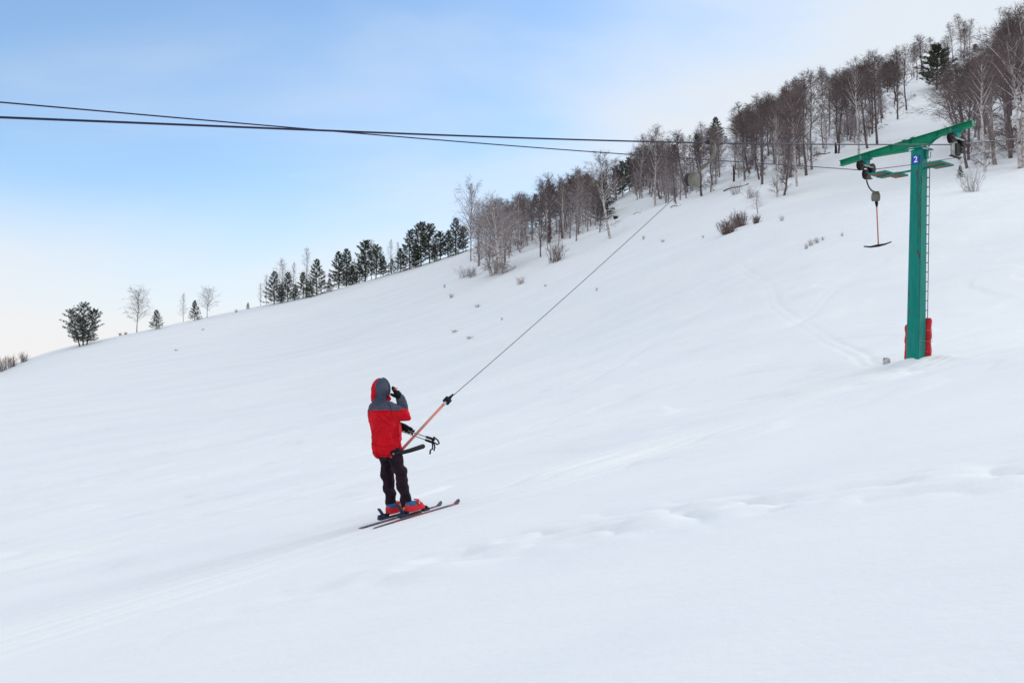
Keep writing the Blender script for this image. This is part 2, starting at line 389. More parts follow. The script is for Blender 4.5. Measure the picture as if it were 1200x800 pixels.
def birch_mesh(seed, H=10.0, base=.25, spread=.24, nprim=44, dens=1.0, fork=0, lean=0.0, droop=.15, r0=.11, tw=.0075, low=0.0, stems=1, taper=.52):
    rg = random.Random(seed); T = MB(); C = MB()
    for st in range(stems):
        az0 = rg.uniform(0, 6.28); off = .35 * st
        Hh = H * (1 - .12 * st * rg.random())
        pts = []; rad = []
        ln = lean + (0 if stems == 1 else .16 * (1 if st % 2 else -1))
        for i in range(11):
            t = i / 10
            sw = .012 * Hh * math.sin(t * 5 + seed) + rg.uniform(-.006, .006) * Hh
            pts.append(Vector((off * .5 + ln * Hh * t * (1 - .3 * t) + sw, .010 * Hh * math.cos(t * 4.3 + seed * 1.7) + (.08 * Hh * t if st else 0), Hh * t - (.4 if i == 0 else 0))))
            rad.append(r0 * (1 - t) ** .8 * (1.25 if i == 0 else 1) + .012)
        T.tube(pts, rad, 6)
        def tp(t):
            f = t * 10; i = min(int(f), 9); return pts[i].lerp(pts[i + 1], f - i)
        n = int(nprim / stems ** .5)
        for k in range(n):
            t = base + (.97 - base) * ((k + rg.random() * .8) / n)
            if low and k < n * .2: t = rg.uniform(.05, base)
            rel = (t - base) / (1 - base)
            prof = (math.sin(max(.04, min(1, rel * .9 + .12)) * math.pi) ** .7)
            Lb = Hh * spread * (.45 + .75 * prof) * rg.uniform(.6, 1.25) * (1 - taper * rel)
            if t < base: Lb = Hh * .13 * rg.uniform(.6, 1.3)
            az = az0 + k * 2.4 + rg.uniform(-.4, .4)
            inc = R(rg.uniform(34, 62) - 20 * rel)
            d = Vector((math.sin(inc) * math.cos(az), math.sin(inc) * math.sin(az), math.cos(inc)))
            p = tp(t); bp = [p.copy()]; ns = 5
            for s in range(ns):
                d = (d + Vector((0, 0, .10 - droop * (s / ns) * 1.6))).normalized(); d = jitter(d, .13, rg)
                p = p + d * (Lb / ns); bp.append(p.copy())
            rb = .018 + .022 * Lb / 2.5 * (1 - rel * .5)
            (T if (rb > .024 and t > base) else C).tube(bp, [rb, rb * .8, rb * .62, rb * .46, rb * .3, rb * .16], 4 if rb > .02 else 3, 0, False)
            nsec = int((4.5 + Lb * 1.9) * dens)
            for s in range(nsec):
                u = rg.uniform(.15, 1); f = u * ns; i = min(int(f), ns - 1)
                q = bp[i].lerp(bp[i + 1], f - i); dd = (bp[i + 1] - bp[i]).normalized()
                ax = rot_about(dd.orthogonal(), dd, rg.uniform(0, 6.28)).normalized()
                sd = rot_about(dd, ax, R(rg.uniform(25, 60))); sl = Lb * rg.uniform(.25, .5) * (1.1 - .5 * u)
                m1 = q + sd * sl * .5; sd2 = jitter(sd + Vector((0, 0, .12 - droop)), .2, rg); e1 = m1 + sd2 * sl * .5
                twig(C, q, m1 + sd * .02, tw * 1.3); twig(C, m1, e1, tw * 1.1)
                for z in range(int(6 + 4 * rg.random())):
                    g = rg.uniform(.15, 1); o = q.lerp(m1, g * 2) if g < .5 else m1.lerp(e1, g * 2 - 1)
                    td = jitter(sd2 + Vector((0, 0, .08 - droop * 1.3)), .75, rg); tl = rg.uniform(.3, .75) * H / 10
                    twig(C, o, o + td * tl, tw)
    return T, C

def pine_mesh(seed, H=10.0, kind='cone', dens=1.0):
    rg = random.Random(seed); T = MB(); C = MB()
    round_ = kind == 'round'
    stems = 3 if round_ else 1
    for st in range(stems):
        ox = (st - (stems - 1) / 2) * .14 * H if round_ else 0; tilt = ox * 1.0
        Hs = H * (1 if st == 1 or not round_ else rg.uniform(.82, .93))
        pts = [Vector((ox * .4 + tilt * (i / 6) + .01 * H * math.sin(i + seed), .05 * H * (st - 1) * i / 6 if round_ else 0, Hs * i / 6 - (.4 if i == 0 else 0))) for i in range(7)]
        T.tube(pts, [.13 * (1 - i / 6.3) * H / 10 + .01 for i in range(7)], 6)
        nb = int((74 if not round_ else 52) * dens)
        z0 = .06 if kind == 'cone' else (.10 if round_ else .10)
        for k in range(nb):
            t = z0 + (.985 - z0) * (k + rg.random()) / nb; rel = (t - z0) / (1 - z0)
            if kind == 'cone': Lb = H * .285 * (1 - rel) ** .75 * rg.uniform(.75, 1.12) + .15
            elif round_: Lb = H * .27 * (math.sin(math.pi * min(.97, .25 + rel * .72)) ** .6) * rg.uniform(.6, 1.15)
            else: Lb = H * .27 * (math.sin(math.pi * min(.95, .30 + rel * .65)) ** .8) * rg.uniform(.5, 1.25)
            az = k * 2.4 + rg.uniform(-.5, .5)
            f = t * 6; i = min(int(f), 5); p = pts[i].lerp(pts[i + 1], f - i)
            inc = R((78 if kind == 'cone' else (82 if round_ else 70)) - 30 * rel + rg.uniform(-8, 10)); d = Vector((math.sin(inc) * math.cos(az), math.sin(inc) * math.sin(az), math.cos(inc)))
            bp = [p.copy()]
            for s in range(4):
                d = (d + Vector((0, 0, .08 if not kind == 'cone' else (-.05 + .08 * s)))).normalized(); d = jitter(d, .1, rg); p = p + d * Lb / 4; bp.append(p.copy())
            T.tube(bp, [.035 * H / 10, .028 * H / 10, .02 * H / 10, .014 * H / 10, .008], 3, 0, False)
            nc = max(5, int((7 + Lb * 8) * dens))
            for c in range(nc):
                u = rg.uniform(.22, 1.02); f = min(u, .999) * 4; i = min(int(f), 3)
                q = bp[i].lerp(bp[i + 1], f - i); dd = (bp[i + 1] - bp[i]).normalized()
                side = Vector((-dd.y, dd.x, 0)).normalized() * rg.uniform(-1, 1) * Lb * .26 * (1.2 - u)
                o = q + side + Vector((0, 0, rg.uniform(-.14, .22))); od = (dd + side * .8 + Vector((0, 0, .25))).normalized()
                if side.length > .1: twig(T, q, o, .012)
                for b in range(11):
                    bd = jitter(od, 1.0, rg); ln = rg.uniform(.14, .28) * (H / 10) ** .5; w = bd.orthogonal().normalized(); w = rot_about(w, bd, rg.uniform(0, 6.28)) * rg.uniform(.025, .045)
                    s0 = o + jitter(od, 1.2, rg) * .10
                    C.add([s0 - w * .5, s0 + w * .5, s0 + bd * ln + w * .25, s0 + bd * ln - w * .25], [(0, 1, 2, 3)])
    return T, C

def bush_mesh(seed, H=2.0, W=1.0, n=26, tw=.010, nt=14):
    rg = random.Random(seed); C = MB()
    for k in range(n):
        a = rg.uniform(0, 6.28); inc = rg.uniform(0, .65) * W; d = Vector((math.sin(inc) * math.cos(a), math.sin(inc) * math.sin(a), math.cos(inc)))
        p = Vector((rg.uniform(-.5, .5) * W * H * .5, rg.uniform(-.5, .5) * W * H * .5, -.1)); L = H * rg.uniform(.6, 1.1); bp = [p.copy()]
        for s in range(4): d = jitter(d, .12, rg); p = p + d * L / 4; bp.append(p.copy())
        C.tube(bp, [tw * 1.3, tw * 1.1, tw * .9, tw * .7, tw * .3], 3, 0, False)
        for s in range(nt):
            i = rg.randrange(0, 4); q = bp[i].lerp(bp[i + 1], rg.random())
            twig(C, q, q + jitter((bp[i + 1] - bp[i]).normalized(), .6, rg) * H * rg.uniform(.15, .32), tw * .8)
    return C

PROTO = {}
from types import SimpleNamespace as _NS
def proto(key, T, C, mt, mc, kind):
    def mesh(mb, nm, mm):
        o = mb.build(nm, mm); me = o.data; D.objects.remove(o); return me
    PROTO[key] = (mesh(T, 'trunk', M[mt]) if T else None, mesh(C, 'crown', M[mc]), kind)
bp = [dict(base=.22, spread=.30), dict(base=.28, spread=.26), dict(base=.15, spread=.33), dict(base=.33, spread=.27, nprim=36), dict(base=.22, spread=.31, lean=.12), dict(base=.22, spread=.29, lean=-.16), dict(base=.2, spread=.27, stems=2)]
k = 0
for nm, mt, mc in (('pale', 'bark_birch', 'twig'), ('grey', 'bark_grey', 'twig_dark'), ('mid', 'bark_mid', 'twig')):
    for i, q in enumerate(bp):
        T, C = birch_mesh(11 + k, dens=.9, low=.14, **q); proto('%s%d' % (nm, i), T, C, mt, mc, 'birch'); k += 1
T, C = birch_mesh(90, base=.14, spread=.34, nprim=48, droop=.30, dens=1.0); proto('weep', T, C, 'bark_birch', 'twig_pale', 'birch')
T, C = birch_mesh(91, base=.22, spread=.30, nprim=46, droop=.22, dens=1.2, low=.2); proto('spread', T, C, 'bark_mid', 'twig', 'birch')
T, C = birch_mesh(92, base=.14, spread=.46, nprim=38, droop=.05, dens=1.0, r0=.13); proto('oak', T, C, 'bark_grey', 'twig_dark', 'birch')
T, C = birch_mesh(93, base=.18, spread=.27, nprim=36, droop=.2, dens=.75, tw=.0075); proto('thin', T, C, 'bark_mid', 'twig_pale', 'birch')
T, C = birch_mesh(94, base=.22, spread=.34, nprim=40, droop=.1, dens=.9, stems=3, low=.3); proto('clump', T, C, 'bark_birch', 'twig_pale', 'birch')
T, C = birch_mesh(95, base=.45, spread=.24, nprim=46, droop=.1, dens=1.3); proto('aspen', T, C, 'bark_birch', 'twig', 'birch')
T, C = birch_mesh(96, base=.24, spread=.36, nprim=46, droop=.22, dens=.8, taper=.2, r0=.09); proto('roundb', T, C, 'bark_mid', 'twig', 'birch')
T, C = birch_mesh(97, base=.12, spread=.42, nprim=46, droop=.12, dens=.9, taper=.45, r0=.12, low=.2, stems=2); proto('fan', T, C, 'bark_birch', 'twig_pale', 'birch')
for i, (kd, s) in enumerate((('cone', 5), ('cone', 6), ('open', 7), ('open', 8), ('cone', 9))):
    T, C = pine_mesh(s, kind=kd); proto('pine%d' % i, T, C, 'bark_pine', 'needle', 'pine')
T, C = pine_mesh(21, kind='round'); proto('pine_round', T, C, 'bark_pine', 'needle_frost', 'pine')
T, C = pine_mesh(23, kind='open', dens=1.25); proto('pine_broad', T, C, 'bark_pine', 'needle', 'pine')
T, C = pine_mesh(24, kind='cone'); proto('pine_frost', T, C, 'bark_pine', 'needle_frost', 'pine')
for i in range(3): proto('bush%d' % i, None, bush_mesh(40 + i, 2, 1, 46, .010, 14), None, 'bush', 'bush')
proto('dense', None, bush_mesh(47, 2, 1.1, 90, .013, 18), None, 'bush', 'bush')
proto('bush_pale', None, bush_mesh(50, 2, .95, 34, .008, 16), None, 'twig_pale', 'bush')
proto('tuft', None, bush_mesh(60, 2, 1.1, 34, .018, 4), None, 'straw', 'bush')

def plant(key, name, px, pyb, pyt, label, cat, group=None, wide=1.0, rz=None, Y=None, sink=.05, behind=0):
    tr, cr, kind = PROTO[key]
    if Y is None:
        p = hit(px, pyb)
        if behind: a, b = ray(px, pyb); Y = p.y + behind; p = Vector((a * Y, Y, ground(a * Y, Y)))
    else:
        a, b = ray(px, pyb); p = Vector((a * Y, Y, ground(a * Y, Y)))
    top = at(px, pyt, p.y).z; h = max(.25, top - p.z)
    base_h_ = 10.0 if tr else 2.0
    s = h / base_h_
    if rz is None: rz = rng.uniform(0, 6.28) if kind != 'x' else 0
    cro = lambda me, nm, par: (lambda o: (COL.objects.link(o), setattr(o, 'parent', par), o)[2])(D.objects.new(nm, me))
    if tr:
        e = empty(name, (p.x, p.y, p.z - sink), rz); e.scale = (s * wide, s * wide, s)
        cro(tr, 'trunk', e); cro(cr, 'crown', e)
    else:
        e = D.objects.new(name, cr); COL.objects.link(e); e.location = (p.x, p.y, p.z - sink); e.rotation_euler = (0, 0, rz); e.scale = (s * wide, s * wide, s)
    tag(e, label, cat, group)
    return e

BG = 'bare birches standing in the hillside wood'
# --- far left skyline, each alone
plant('pine_round', 'pine_tree', 97, 405, 356, 'broad round pine standing alone at far left on the skyline', 'pine', wide=1.3, rz=.2)
plant('roundb', 'birch_tree', 161, 389, 342, 'round-crowned bare birch beside the small pine at left of the skyline', 'birch', wide=1.3)
plant('pine_frost', 'pine_tree', 183, 386, 363, 'small bushy young pine beside the round-crowned bare birch', 'pine', wide=1.5)
plant('thin', 'birch_tree', 214.5, 377, 344, 'slim pale bare birch left of the little dark pine on the skyline', 'birch', wide=.8)
plant('pine1', 'pine_tree', 228, 375.5, 352, 'little dark pine between two bare birches on the skyline', 'pine', wide=1.3)
plant('roundb', 'birch_tree', 243, 372, 340, 'wide bare birch right of the little dark pine on the skyline', 'birch', wide=1.3)
plant('pine1', 'pine_tree', 290.5, 362, 354, 'tiny lone pine sapling on the skyline before the pine row', 'pine', wide=1.3)
plant('bush2', 'shrub', 141, 393, 389, 'tiny low dark shrub on the skyline, left one of a touching pair', 'shrub', wide=1.4)
plant('bush1', 'shrub', 147, 392, 388, 'tiny low dark shrub on the skyline, right one of a touching pair', 'shrub', wide=1.4)
plant('tuft', 'grass_tuft', 277, 366, 361, 'faint pale grass tuft on the skyline left of the pine sapling', 'grass tuft')
for px, b, t, l in ((2, 435, 416, 'reddish bare shrub at the left picture edge, leftmost of the three'), (14, 430, 415, 'reddish bare shrub at the left picture edge, middle of the three'), (28, 424, 411, 'reddish bare shrub nearest the skyline, rightmost of the three at the left edge')):
    plant('bush%d' % (px % 3), 'shrub', px, b, t, l, 'shrub', wide=1.1)
# --- pine row on the ridge left of centre
plant('thin', 'birch_tree', 305, 358, 332, 'faint slim bare birch at the left end of the ridge pine row', 'birch', wide=.8)
row = [(413, 334, 312, 'pine1', 'short dark pine pressed against the right twin pine'), (421, 332, 306, 'pine4', 'middling pine left of the open-crowned pine'), (459, 322, 303, 'pine1', 'low dark pine between the gap birches'), (487, 314, 288, 'pine4', 'low pine between the pointed and the tallest pine'), (509, 307, 286, 'pine1', 'low pine right below the dense right end'), (363, 349, 330, 'pine4', 'low pine left of the tall dark left pine'), (346, 352, 333, 'pine1', 'low pine between the left ridge pines'), (329, 356, 333, 'pine_frost', 'low frosted pine between the two leftmost tall pines'), (321, 357, 318, 'pine_frost', 'leftmost tall pine of the ridge row'), (337, 354, 319, 'pine_frost', 'second tall pine from the left of the ridge row'), (355, 350, 319, 'pine1', 'short dark pine under the tall ridge birch'),
       (371, 346, 304, 'pine0', 'tall dark pine directly right of the tall ridge birch'), (386, 342, 326, 'pine4', 'small pine in the dip between the ridge row\'s halves'), (397, 338, 295, 'pine4', 'left one of the twin dark pines in the ridge row'),
       (406, 335, 292, 'pine0', 'right one of the twin dark pines in the ridge row'), (428, 330, 283, 'pine2', 'open-crowned pine between bare birches of the ridge row'), (441, 327, 288, 'pine3', 'pine leaning on the open-crowned pine of the ridge row'), (449, 324, 300, 'pine1', 'short dark pine left of the pale birches of the ridge row'),
       (469, 319, 291, 'pine1', 'low dark pine right of the pale birches of the ridge row'), (480, 316, 270, 'pine0', 'tall pointed dark pine right of the ridge row\'s pale birches'), (493, 312, 262, 'pine2', 'tallest dark pine of the ridge row'), (503, 309, 264, 'pine3', 'tall dark pine right of the ridge row\'s tallest one'),
       (516, 305, 272, 'pine2', 'dark pine amid the dense right end of the ridge row'), (525, 302, 270, 'pine4', 'dark pine second from the right end of the ridge row'), (534, 299, 256, 'pine0', 'tall dark pine at the ridge row\'s right end by the birch clump'), (543, 296, 266, 'pine2', 'dark pine half hidden behind the birch clump')]
for px, b, t, key, l in row: plant(key, 'pine_tree', px, b, t, l + ' on the skyline', 'pine', wide=1.32 if key != 'pine4' else 1.4, behind=rng.uniform(0, 2))
for px, b, t, l in ((330, 356, 305, 'pale wide bare birch rising above the left pair of ridge pines'), (312, 357, 322, 'low slim birch beside the leftmost tall pine'), (380, 343, 318, 'slim birch left of the small pine in the dip'), (412, 333, 312, 'low slim birch touching the right twin pine'), (446, 325, 306, 'low birch left of the gap birches'), (473, 317, 296, 'low bare birch left of the tall pointed pine'), (510, 306, 280, 'slim birch half hidden between the tallest ridge pines'), (344, 353, 308, 'slim bare birch between the left ridge pines and the tall birch'), (359, 350, 291, 'tall slim bare birch rising above the left part of the ridge row'), (415, 333, 303, 'bare birch right of the twin dark ridge pines'),
                 (421, 331, 298, 'bare birch left of the open-crowned ridge pine'), (435, 328, 281, 'pale-stemmed bare birch among the open-crowned ridge pines'), (458, 322, 281, 'pale bare birch, left one of two in the gap of the ridge row'), (466, 320, 284, 'pale bare birch, right one of two in the gap of the ridge row')):
    plant('thin' if px != 330 else 'weep', 'birch_tree', px, b, t, l, 'birch', wide=.75, behind=3)

# --- named trees of the hillside wood
NT = [
    (576, 323, 240, 'fan', 'left front birch with wide low boughs at the wood\'s lower left tip', 1.75, 0),
    (586.5, 322.5, 236, 'fan', 'right straight front birch at the wood\'s lower left tip', 1.55, 1.0),
    (592, 311, 243, 'mid1', 'thin birch just behind the front birch clump at lower left', 1.1, None),
    (552, 306, 222, 'roundb', 'wide pale bare birch rising alone above the left end of the wood', .85, None),
    (607, 293, 232, 'mid0', 'dark-trunked birch right behind the lower left birch clump', 1.1, None),
    (634, 301, 240, 'oak', 'spreading crooked tree with dark low boughs left of the round bush', .95, 0),
    (641, 293, 226, 'pale3', 'straight slim birch between the crooked tree and the round bush', .9, None),
    (676, 282.5, 205, 'mid3', 'single birch with a bare lower trunk right of the round bush', .95, None),
    (703, 272.5, 218, 'grey1', 'small dark tree beside the birch that leans left', 1.0, None),
    (716, 279, 182, 'pale5', 'tall pale birch leaning left at the edge of the snow gap', 1.25, 0),
    (768.5, 241, 150, 'pale0', 'tall pale birch left of the tow reel with its top in the sky', 1.1, None),
    (749, 233, 160, 'pale4', 'pale birch leaning beside the tall pale birch left of the tow reel', .9, 0),
    (793, 239, 176, 'grey5', 'bent dark tree just left below the tow reel', .9, 0),
    (894, 216, 118, 'grey3', 'dark straight trunk in the middle of the dense birch stand', 1.2, None),
    (917.5, 229.5, 128, 'grey5', 'front leaning dark trunk at the lower edge of the dense birch stand', 1.1, 2.6),
    (911.5, 231, 128, 'pale1', 'slim pale birch beside the front leaning dark trunk', 1.0, None),
    (932.5, 219, 112, 'aspen', 'straight birch with a thick dark foot right of the front leaning trunk', 1.1, None),
    (943.5, 206, 90, 'grey0', 'tall dark birch at the right end of the dense birch stand', 1.1, None),
    (951.5, 199, 86, 'mid1', 'last birch on the right side of the dense stand', 1.0, None),
    (966, 179, 83, 'aspen', 'lone tall birch standing between the two big stands', .85, None),
    (983, 180, 84, 'grey4', 'dark tree leaning right beside the snag above the lift arm', .95, 0),
    (1005, 181, 76, 'pale3', 'pale straight birch above the left end of the green lift arm', 1.0, None),
    (1018, 174, 72, 'grey5', 'dark trunk leaning left above the green lift arm', 1.05, 0),
    (1027, 169.5, 64, 'grey3', 'straight dark double-crowned trunk at the right front of the upper stand', 1.1, None),
    (1052.5, 140, 62, 'grey1', 'slim dark tree second from the right end of the upper stand', 1.0, None),
    (1061.5, 129.5, 56, 'grey0', 'outermost dark birch at the right end of the upper stand', 1.1, None),
    (1165.5, 193, 52, 'spread', 'large thick-footed birch behind the right end of the lift arm', 1.25, 0),
    (1135, 197, 74, 'grey5', 'dark leaning tree just below the right sheaves of the lift arm', 1.0, 0),
    (1153.5, 201.5, 62, 'pale1', 'slim straight pale birch right of the little spruce', 1.0, None),
    (1192.5, 198, 22, 'aspen', 'tall pale-stemmed birch near the right picture edge', 1.1, None),
    (1201, 196.5, 10, 'pale0', 'tallest birch cut by the right picture edge', 1.15, None),
    (1182, 186, 30, 'grey2', 'dark dense birch behind the pale stems near the right picture edge', 1.1, None),
]
for px, b, t, key, l, w, rz in NT: plant(key, 'birch_tree', px, b, t, l, 'birch', None, w, rz)
plant('pine_broad', 'pine_tree', 1098.5, 105.5, 55, 'big dark pine with layered boughs alone in the upper snow gap', 'pine', wide=1.85, rz=.4)
plant('pine2', 'pine_tree', 1143, 62, 52, 'low dark pine on the skyline right of the upper birch group', 'pine', wide=2.2)
plant('pine4', 'spruce_tree', 1125.5, 208.5, 193.5, 'tiny young spruce in the snow below the lift arm\'s right end', 'spruce', wide=1.25)
for px, b, t in ((700, 262, 212), (706, 258, 205), (730, 233, 190), (738, 230, 186), (744, 226, 188), (722, 236, 196), (583, 285, 247), (597, 280, 243), (612, 275, 240), (628, 268, 228), (645, 262, 218), (658, 258, 214), (671, 254, 208), (688, 248, 206), (754, 222, 176), (772, 214, 172), (790, 205, 170)):
    plant(rng.choice(['pine0', 'pine2', 'pine3']), 'pine_tree', px, b, t, 'dark pine half hidden behind bare birches left of the tow reel', 'pine', 'dark pines half hidden behind the birches', wide=1.2, behind=rng.uniform(2, 10))
plant('pine0', 'pine_tree', 839, 175, 138, 'dark pointed pine above the tow hanger on the skyline', 'pine', wide=1.5, behind=6)
for px, b, t in ((817, 188, 158), (1040, 112, 75), (1046, 108, 72), (1010, 120, 80)):
    plant(rng.choice(['pine3', 'pine2']), 'pine_tree', px, b, t, 'dark pine showing between bare crowns on the upper skyline', 'pine', 'dark pines between crowns on the upper skyline', wide=1.2, behind=4)

# --- the rest of the wood: individually placed birches filling the stands
ENV = [(545, 262), (560, 246), (575, 240), (600, 226), (625, 232), (640, 210), (660, 196), (690, 200), (700, 192), (720, 184), (745, 176), (765, 162), (785, 166), (800, 158), (830, 146), (842, 142), (848, 165), (858, 165), (864, 128), (880, 122), (905, 108), (930, 100), (945, 88), (957, 92), (962, 110), (975, 92), (985, 88), (1010, 76), (1040, 66), (1060, 58), (1070, 80), (1080, 60), (1100, 42)]
EDG = [(545, 305), (565, 315), (590, 318), (600, 300), (640, 290), (690, 272), (712, 262), (735, 238), (745, 236), (790, 238), (800, 236), (840, 226), (860, 214), (880, 212), (930, 208), (955, 190), (975, 172), (1000, 170), (1025, 162), (1045, 140), (1062, 120)]
def lin(tab, x): return float(np.interp(x, [a for a, _ in tab], [b for _, b in tab]))
def fill(n, x0, x1, keys, label, group, hmin, hmax, tmax=1.0, tmin=0.0, pw=1.0, edg=EDG, env=ENV, wide=1.0, stretch=1.0):
    c = 0; used = []
    for _ in range(n * 30):
        if c >= n: break
        px = rng.uniform(x0, x1)
        e = hit(px, lin(edg, px)).y; crest = float(np.interp(px, [q[0] for q in CREST], [q[2] for q in CREST])) + 12
        f = tmin + (tmax - tmin) * rng.random() ** pw
        Y = e + (crest - e) * f; a, b = ray(px, 400)
        if any(abs(a * Y - u) < 1.0 and abs(Y - v) < 1.6 for u, v in used): continue
        z = ground(a * Y, Y); h = rng.uniform(hmin, hmax)
        tz = at(px, lin(env, px) + rng.uniform(-4, 20), Y).z
        h = min(h, tz - z)
        if h < hmin * .72: continue
        used.append((a * Y, Y)); c += 1
        tr, cr, _k = PROTO[rng.choice(keys)]
        s = h / 10; w = s * wide * rng.uniform(.85, 1.25)
        en = empty('birch_tree', (a * Y, Y, z - .05), rng.uniform(0, 6.28)); w *= 1.22; en.scale = (w, w, s)
        en.rotation_euler[0] = rng.gauss(0, .06); en.rotation_euler[1] = rng.gauss(0, .06)
        for me, nm in ((tr, 'trunk'), (cr, 'crown')):
            o = D.objects.new(nm, me); COL.objects.link(o); o.parent = en
        tag(en, label, 'birch', group)
    return c
K1 = ['pale0', 'fan', 'spread', 'weep', 'pale1', 'pale2', 'pale3', 'mid0', 'mid2', 'mid3', 'mid4', 'mid5', 'mid6', 'grey0', 'grey1', 'grey2', 'grey6']
K2 = ['grey0', 'grey1', 'grey2', 'grey3', 'grey4', 'grey5', 'mid0', 'mid2', 'mid3', 'mid6', 'pale1']
fill(50, 556, 724, K1, 'bare brown-grey birch packed in the left part of the hillside wood', 'birches packed in the left part of the wood', 7, 13, pw=.9)
fill(44, 738, 846, K2, 'bare brown-grey birch packed in the wood around the tow reel', 'birches packed in the wood around the tow reel', 7, 13)
fill(58, 862, 955, K2, 'bare grey-brown birch inside the dense stand left of the lift tower', 'birches inside the dense stand left of the tower', 7.5, 13.5)
fill(36, 974, 1062, K2, 'bare dark birch inside the upper stand above the lift arm', 'birches inside the upper stand above the lift arm', 9, 14)
UENV = [(1078, 50), (1092, 38), (1100, 45), (1112, 44), (1125, 28), (1135, 20), (1146, 24), (1152, 50), (1165, 60), (1175, 40)]
UEDG = [(1078, 96), (1100, 84), (1150, 66), (1175, 62)]
fill(6, 1076, 1104, ['grey0', 'mid1', 'mid3'], 'bare grey birch behind the big dark pine near the skyline', 'birches behind the big dark pine', 9, 13, edg=UEDG, env=UENV, tmax=.6)
fill(8, 1116, 1150, ['mid1', 'mid3', 'pale1', 'grey0'], 'slim bare birch of the open group on the upper skyline', 'open group of birches on the upper skyline', 9, 13, edg=UEDG, env=UENV, tmax=.5)
RENV = [(1128, 92), (1140, 72), (1155, 66), (1165, 58), (1172, 44), (1180, 28), (1195, 18), (1210, 8), (1330, -60)]
REDG = [(1125, 192), (1150, 186), (1170, 186), (1200, 188), (1330, 190)]
fill(13, 1128, 1170, ['mid2', 'mid4', 'grey2', 'pale2', 'spread'], 'bare birch with fine drooping twigs in the right stand behind the lift arm', 'birches in the right stand behind the lift arm', 8, 12.5, edg=REDG, env=RENV, tmax=.35, wide=1.15)
fill(24, 1168, 1290, ['mid2', 'aspen', 'grey2', 'pale2', 'spread', 'grey0'], 'bare brown birch crowded at the right picture edge', 'birches crowded at the right picture edge', 10, 16, edg=REDG, env=RENV, tmax=.4, wide=1.1)

# low undergrowth bushes
rs = random.Random(5)
def saplings(n, x0, x1, key, lab, grp):
    for _ in range(n):
        px = rs.uniform(x0, x1); e = hit(px, lin(EDG, px)).y; Y = e + rs.uniform(-1, 26); a, b = ray(px, 400); z = ground(a * Y, Y)
        tr, cr, _k = PROTO[key]; s = rs.uniform(.3, .62); en = empty('sapling', (a * Y, Y, z - .05), rs.uniform(0, 6.28)); en.scale = (s * 1.5, s * 1.5, s)
        for me, nm in ((tr, 'trunk'), (cr, 'crown')):
            o = D.objects.new(nm, me); COL.objects.link(o); o.parent = en
        tag(en, lab, 'sapling', grp)
saplings(30, 560, 715, 'thin', 'low pale bare sapling among the trunks in the left part of the wood', 'saplings in the left part of the wood')
saplings(28, 745, 845, 'thin', 'low pale bare sapling among the trunks near the tow reel', 'saplings near the tow reel')
saplings(34, 862, 1040, 'thin', 'low pale bare sapling among the trunks left of the lift tower', 'saplings left of the lift tower')
plant('bush0', 'bush', 651, 307, 281, 'round many-stemmed bare bush in the snow below the wood', 'bush', wide=1.05)
plant('bush_pale', 'bush', 553, 325, 311, 'pale twiggy bush spreading left of the lower birch clump', 'bush', wide=1.5)
plant('bush_pale', 'bush', 545, 325, 312, 'low pale twigs at the left foot of the lower birch clump', 'bush', wide=1.9)
plant('dense', 'bush', 853, 274, 256, 'dense brown bush, lower left one of the pair right of the tow reel', 'bush', wide=1.3)
plant('dense', 'bush', 866, 266, 247, 'dense brown bush, upper right one of the pair right of the tow reel', 'bush', wide=1.1)
plant('dense', 'bush', 886, 262, 251, 'small brown bush right of the dense brown pair', 'bush', wide=.9)
plant('thin', 'sapling', 887.5, 251, 224, 'small grey bare sapling above the small brown bush', 'sapling', wide=1.8)
plant('bush_pale', 'bush', 916, 259, 251, 'lone little grey bush in open snow right of the small brown bush', 'bush', wide=.9)
plant('bush_pale', 'bush', 1138.5, 225, 196, 'pale slender bush in the snow right of the lift tower', 'bush', wide=1.0)
plant('bush_pale', 'bush', 862, 228, 214, 'frosted bush at the lower edge of the dense birch stand', 'bush', wide=1.2)
plant('bush_pale', 'bush', 880, 232, 217, 'frosted bush left of the front leaning dark trunk', 'bush', wide=1.2)
tufts = [(610, 333, 323, 1.3, 'largest dry grass tuft in the snow below the birch clump'), (529, 349, 343, 1.2, 'small dark dry tuft left below the birch clump'), (560, 360, 356, 2.6, 'flat pale grass patch between the skier and the birch clump'), (533, 390, 387, 2.6, 'flat faint grass patch above the skier, left one'), (550, 397, 393, 2.4, 'flat faint grass patch above the skier, right one'),
         (639, 336, 333, 1.5, 'very small dry tuft right of the largest tuft'), (521, 337, 332, .7, 'single thin weed stalk below the ridge pines'), (588, 375, 371, .8, 'single thin weed stalk above the tow rope'), (945, 292, 284, .8, 'short weed at the left end of the grass row below the wood'), (950, 288, 279, .9, 'second weed from the left in the grass row below the wood'),
         (957, 285, 277, 1.1, 'densest weed in the grass row below the wood'), (964, 282, 277, .9, 'last weed on the right in the grass row below the wood'), (699, 341, 336, .7, 'single thin weed stalk just right of the tow rope'), (754, 281, 275, .8, 'thin weed stalk below the tall pale birch'), (777, 284, 280, 1.6, 'low grass patch in the snow left of the brown bushes'), (824, 279, 275, 1.0, 'low weed left of the dense brown bush pair'),
         (238, 387, 385, 2.5, 'faint low grass patch in the snow below the left skyline birches'), (206, 411, 409, 2.5, 'faint low grass patch left below the skyline birches'), (987, 277, 272, .8, 'thin weed below the left end of the lift arm')]
for px, b, t, w, l in tufts: plant('tuft', 'grass_tuft', px, b, t, l, 'grass tuft', wide=w, sink=.0)

